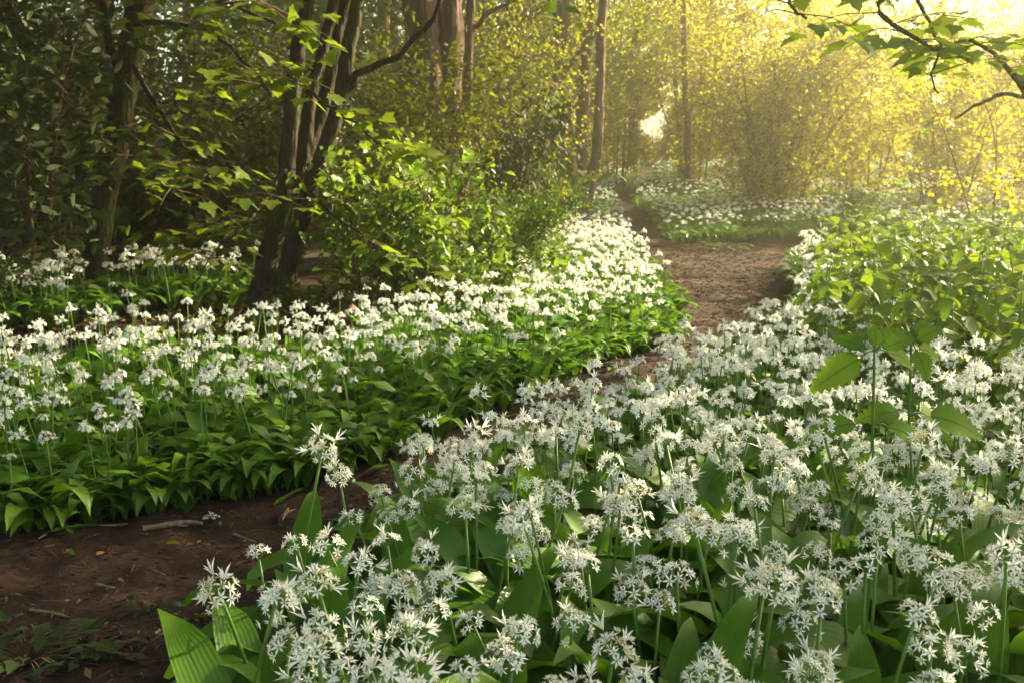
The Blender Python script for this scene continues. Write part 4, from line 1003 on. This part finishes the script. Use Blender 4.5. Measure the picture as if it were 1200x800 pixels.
ME_SYC2 = [single_mesh('sycamore_leaf', T_SYC, M_BOUGH_HAZED, k) for k in (.3, .5, .8)]
for i, q_ in enumerate(lst[:125]): leaf_parts(root, base, ME_SYC2[i % 3], [q_])
cc, pos, i = clumps(base + [.6, -1.4, 4.0], (1.6, 1.6, 1.2), 40, 1500, .4); g = G(); put_leaves(g, T_SYC, pos, .15, 1.0); g.build('crown', [M_ELDER], root, base, stuff=True)

shrub('sapling', 'thin sapling with lit yellow leaves standing up behind the nettles', 'sapling', 1086, 8.2, 1.15, .22, 2, 6, T_OVATE, .085, 46, M_ELDER, r0=.007, wide=.1)
shrub('thorn_sapling', 'thin bush with curving stems at the right border in the glare', 'shrub', 1165, 9.5, 1.9, 1.0, 5, 12, T_SMALL, .045, 1700, M_HAZEL, r0=.009, twig_r=.003)
shrub('garden_bush', 'small grey-green bush at the foot of the thorn bush', 'shrub', 1010, 11.9, .75, .5, 10, 14, T_SMALL, .035, 2600, M_BOX, r0=.006, twig_r=.002)
shrub('spindly_shrub', 'spindly shrub with bare stems among garlic left of the bent trunk', 'shrub', 645, 10.8, 1.5, .45, 6, 8, T_SMALL, .045, 700, M_FRESH, r0=.012)

# ------------------------------------------------------------------ things on the path
T_CHIP = T([(-.5, -1, 0), (.5, -1, 0), (.38, 1, 0), (-.42, .9, 0), (-.3, -.7, .35), (.35, -.6, .4), (.2, .7, .3), (-.3, .6, .42)], [(4, 5, 6, 7), (0, 1, 5, 4), (1, 2, 6, 5), (2, 3, 7, 6), (3, 0, 4, 7)])
X = U(-2.2, 3.3, 60000); Y = 1.2 + 10.4 * U(0, 1, 60000) ** 1.9; k = on_path(X, Y) & in_view(X, Y); X, Y = X[k], Y[k]; n = len(X)
g = G(); sc = np.stack([U(.0018, .006, n), U(.004, .017, n) * (1 + 1.5 * (U(0, 1, n) > .93)), U(.003, .009, n)], -1) * (1 + .12 * np.maximum(0, Y - 3))[:, None]
R = np.einsum('nij,njk->nik', basis(np.stack([U(-.25, .25, n), np.ones(n), U(-.3, .3, n)], -1), np.stack([U(-.35, .35, n), U(-.3, .3, n), np.ones(n)], -1)), np.eye(3)[None].repeat(n, 0)); R = np.einsum('nij,njk->nik', rot_z(U(0, 6.28, n)), R)
g.copies(T_CHIP, np.column_stack([X, Y, path_z(X, Y) - .001]), R, sc, RNG.beta(1.3, 2.2, n)); o = g.build('bark_litter', [M_CHIP], smooth_=False, stuff=True); tag(o, 'bark crumbs and chips trodden into the earth path', 'litter')
# leaves trodden flat along the edges of the beds
e = np.vstack([curve(PATH_L[2:9], 60), curve(PATH_R[6:12], 40)]); n = 110; k = RNG.integers(0, len(e), n); pp = e[k] + RNG.normal(size=(n, 2)) * .1; pp = pp[on_path(pp[:, 0], pp[:, 1])]; n = len(pp)
T_FLAT = leaf_t(1, .22, 5, .2, .05, wave=.02); g = G(); g.copies(T_FLAT, np.column_stack([pp, path_z(pp[:, 0], pp[:, 1]) + .012]), basis(np.column_stack([rand_dirs(n)[:, :2], U(-.05, .15, n)]), np.column_stack([U(-.3, .3, (n, 2)), np.ones(n)])), U(.06, .15, n), U(0, 1, n))
o = g.build('trodden_leaves', [M_GARLIC], stuff=True); tag(o, 'garlic leaves trodden flat along the path edges', 'litter')
n = 700; X = U(-2, 2.4, n); Y = U(1.4, 8.5, n); k = on_path(X, Y); T_SCRAP = leaf_t(1, .55, 2, .45, -.25); g = G()
put_leaves(g, T_SCRAP, np.column_stack([X, Y, path_z(X, Y) + U(.002, .008, n)])[k], .022, 2.5, 0); o = g.build('leaf_scraps', [M_LITTER], stuff=True); tag(o, 'scraps of dry leaf lying on the earth path', 'litter')
T_STONE = T([(-1, -.6, 0), (.7, -.9, 0), (1, .5, 0), (-.5, 1, 0), (-.5, -.3, .55), (.4, -.4, .6), (.5, .3, .5), (-.3, .45, .6)], [(4, 5, 6, 7), (0, 1, 5, 4), (1, 2, 6, 5), (2, 3, 7, 6), (3, 0, 4, 7)])
n = 260; X = U(-2, 2.4, n); Y = U(1.4, 9, n); k = on_path(X, Y); X, Y = X[k], Y[k]; n = len(X); g = G()
g.copies(T_STONE, np.column_stack([X, Y, path_z(X, Y) - .003]), rot_z(U(0, 6.28, n)), U(.004, .014, n), RNG.beta(1.5, 1.5, n)); o = g.build('pebbles', [tint_mat('pebble', [(.05, .035, .028), (.12, .085, .07), (.20, .16, .13)])], smooth_=False, stuff=True); tag(o, 'small pebbles bedded in the earth path', 'pebbles')
# orange leaf litter behind the left bed
n = 2600; X = U(-4.5, .3, n); Y = U(3.9, 6.6, n); T_DRY = leaf_t(1, .6, 2, .4, -.3); g = G(); k = ~on_path(X, Y)
put_leaves(g, T_DRY, np.column_stack([X, Y, ground_z(X, Y) + U(.005, .03, n)])[k], .055, 2.0, 0); o = g.build('leaf_litter', [M_LITTER], stuff=True); tag(o, 'brown and orange fallen leaves behind the left garlic bed', 'litter')

def stick(label, p0, p1, r, group=None, mat=M_STICK):
    p0 = np.array([*p0, path_z(*p0) + r]); p1 = np.array([*p1, path_z(*p1) + r]); mid = (p0 + p1) / 2 + RNG.normal(size=3) * np.array([.02, .02, .0]) + [0, 0, .004]
    g = G(); g.tube(curve([p0, mid, p1], 9), np.linspace(r, r * .55, 9) * U(.85, 1.1, 9), 7, lump=.06)
    t = norm(p1 - p0); q_ = p0 + (p1 - p0) * .6; g.tube([q_, q_ + t * .02 + np.array([t[1], -t[0], .2]) * .022], [r * .5, r * .25], 5)
    o = g.build('stick', [mat], None, p0); o.location = [float(q) for q in p0]; tag(o, label, 'stick', group)
def gp(u, v): p_ = P(u, v, 3); t = H / (H - p_[2]); return (p_[0] * t, 3 * t)
stick('pale bare stick lying on the path below the left garlic', gp(168, 628), gp(238, 619), .008)
stick('thin dark twig pressed in the earth at the path edge, nearer the left border', gp(90, 625), gp(150, 621), .004)
stick('short brown stick on the path where it bends behind the flowers', gp(329, 620), gp(338, 605), .007)
for (a, b, lab) in ((gp(36, 722), gp(82, 735), 'thin grey twig lying just above the ivy corner'), (gp(188, 752), gp(200, 762), 'short twig low on the dark path near the lower edge'), (gp(245, 722), gp(250, 738), 'stubby twig on the dark path near the big garlic leaves'),
                    (gp(275, 632), gp(300, 644), 'fine twig on the path in front of the bend'), (gp(120, 690), gp(135, 697), 'fine crumbly twig in the middle of the dark path')):
    stick(lab, a, b, .0035, 'small twigs on the path')
def flat_leaf(label, cat, u, v, size, mat, t=T_OVATE, yaw=0, ti=.6, name='fallen_leaf', group=None):
    x, y = gp(u, v); g = G(); g.one(t, (0, 0, 0), basis(np.array([math.cos(yaw), math.sin(yaw), .12]), np.array([.15, -.2, 1])), size, ti)
    o = g.build(name, [mat]); o.location = (x, y, float(path_z(x, y)) + .008); tag(o, label, cat, group)
flat_leaf('pale green fallen leaf lying flat in the middle of the dark path', 'leaf', 194, 647, .035, M_FRESH, yaw=.1, ti=.9)
flat_leaf('curled buff leaf on the path left of the pale green one', 'leaf', 114, 663, .03, M_LITTER, yaw=1.2, ti=.95)
flat_leaf('rust-coloured leaf on the path nearer the big flowers', 'leaf', 285, 660, .04, M_LITTER, yaw=.8, ti=.35)
flat_leaf('orange scrap of leaf close to the ivy', 'leaf', 80, 758, .02, M_LITTER, yaw=2, ti=.35)
flat_leaf('tan leaf on the path by the foot of the left garlic', 'leaf', 70, 640, .035, M_LITTER, yaw=2.4, ti=.35)
me = UMB_HI[3].mesh('fallen_flower', [M_PETAL, M_STALK, M_OVARY]); o = link('fallen_flower', me); x, y = gp(248, 617); o.location = (x, y, float(path_z(x, y)) + .012); o.scale = (.9, .9, .35); tag(o, 'fallen white garlic flower lying on the dark path', 'flower')

def weed(name, label, cat, u, v, n, spread, size, tmpl, mat, h=.03):
    x, y = gp(u, v); base = np.array([x, y, float(path_z(x, y))]); root = thing(name, label, cat, base); gs = G(); me = single_mesh('leaf', tmpl, mat, .5)
    for k in range(n):
        a = U(0, 6.28); r = spread * U(0, 1) ** .6; e = base + [math.cos(a) * r, math.sin(a) * r * .6, h * U(.4, 1.2)]
        gs.tube(curve([base, (base + e) / 2 + [0, 0, h * .3], e], 4), [.001] * 4, 3)
        leaf_parts(root, base, me, [(e, basis(np.array([math.cos(a), math.sin(a), U(-.3, .4)]), np.array([U(-.4, .4), U(-.6, .2), 1])), size * U(.6, 1.2))])
    gs.build('stem', [M_TWIG], root, base)
weed('ivy_plant', 'dark trailing ivy filling the lower left corner of the path', 'ivy', 32, 796, 60, .16, .038, T_IVY, M_IVY, .05)
weed('ivy_plant', 'smaller brownish ivy sprig right of the corner ivy', 'ivy', 112, 790, 34, .10, .026, T_IVY, M_IVY, .03)
weed('seedling', 'small grey-green seedling growing in the middle of the dark path', 'weed', 176, 727, 12, .05, .028, T_OVATE, M_IVY, .025)
weed('seedling', 'tiny yellowish seedling right of the larger seedling on the path', 'weed', 222, 738, 8, .035, .018, T_OVATE, M_FRESH, .015)
weed('seedling', 'low weed tuft at the far end of the wide path', 'weed', 850, 298, 30, .3, .09, T_OVATE, M_BOX, .08)
# small wooden stump by the bent tree
x, y = (677 - 600) / F * 12.2, 12.2; z = float(ground_z(x, y)); g = G(); g.tube([(0, 0, -.05), (0, 0, .1), (.01, 0, .26)], [.065, .055, .05], 10, lump=.06); o = g.build('stump', [M_BARK_GREY]); o.location = (x, y, z + .12); tag(o, 'small cut stump standing in the garlic left of the bent trunk', 'stump')

# ------------------------------------------------------------------ haze
bm_v = [(-74, -70, -2.5), (74, -70, -2.5), (74, 74, -2.5), (-74, 74, -2.5), (-74, -70, 11.5), (74, -70, 11.5), (74, 74, 11.5), (-74, 74, 11.5)]
me = bpy.data.meshes.new('haze'); me.from_pydata(bm_v, [], [(0, 3, 2, 1), (4, 5, 6, 7), (0, 1, 5, 4), (1, 2, 6, 5), (2, 3, 7, 6), (3, 0, 4, 7)])
hz, nt, out = new_mat('haze'); pv = nt.nodes.new('ShaderNodeVolumePrincipled'); pv.inputs['Color'].default_value = (1.0, 0.95, 0.66, 1); pv.inputs['Density'].default_value = HAZE_DENSITY; pv.inputs['Anisotropy'].default_value = HAZE_G
nt.links.new(pv.outputs[0], out.inputs['Volume']); me.materials.append(hz)
if HAZE_DENSITY > 0:
    o = link('haze', me); o['kind'] = 'stuff'; tag(o, 'golden morning haze filling the wood', 'haze')
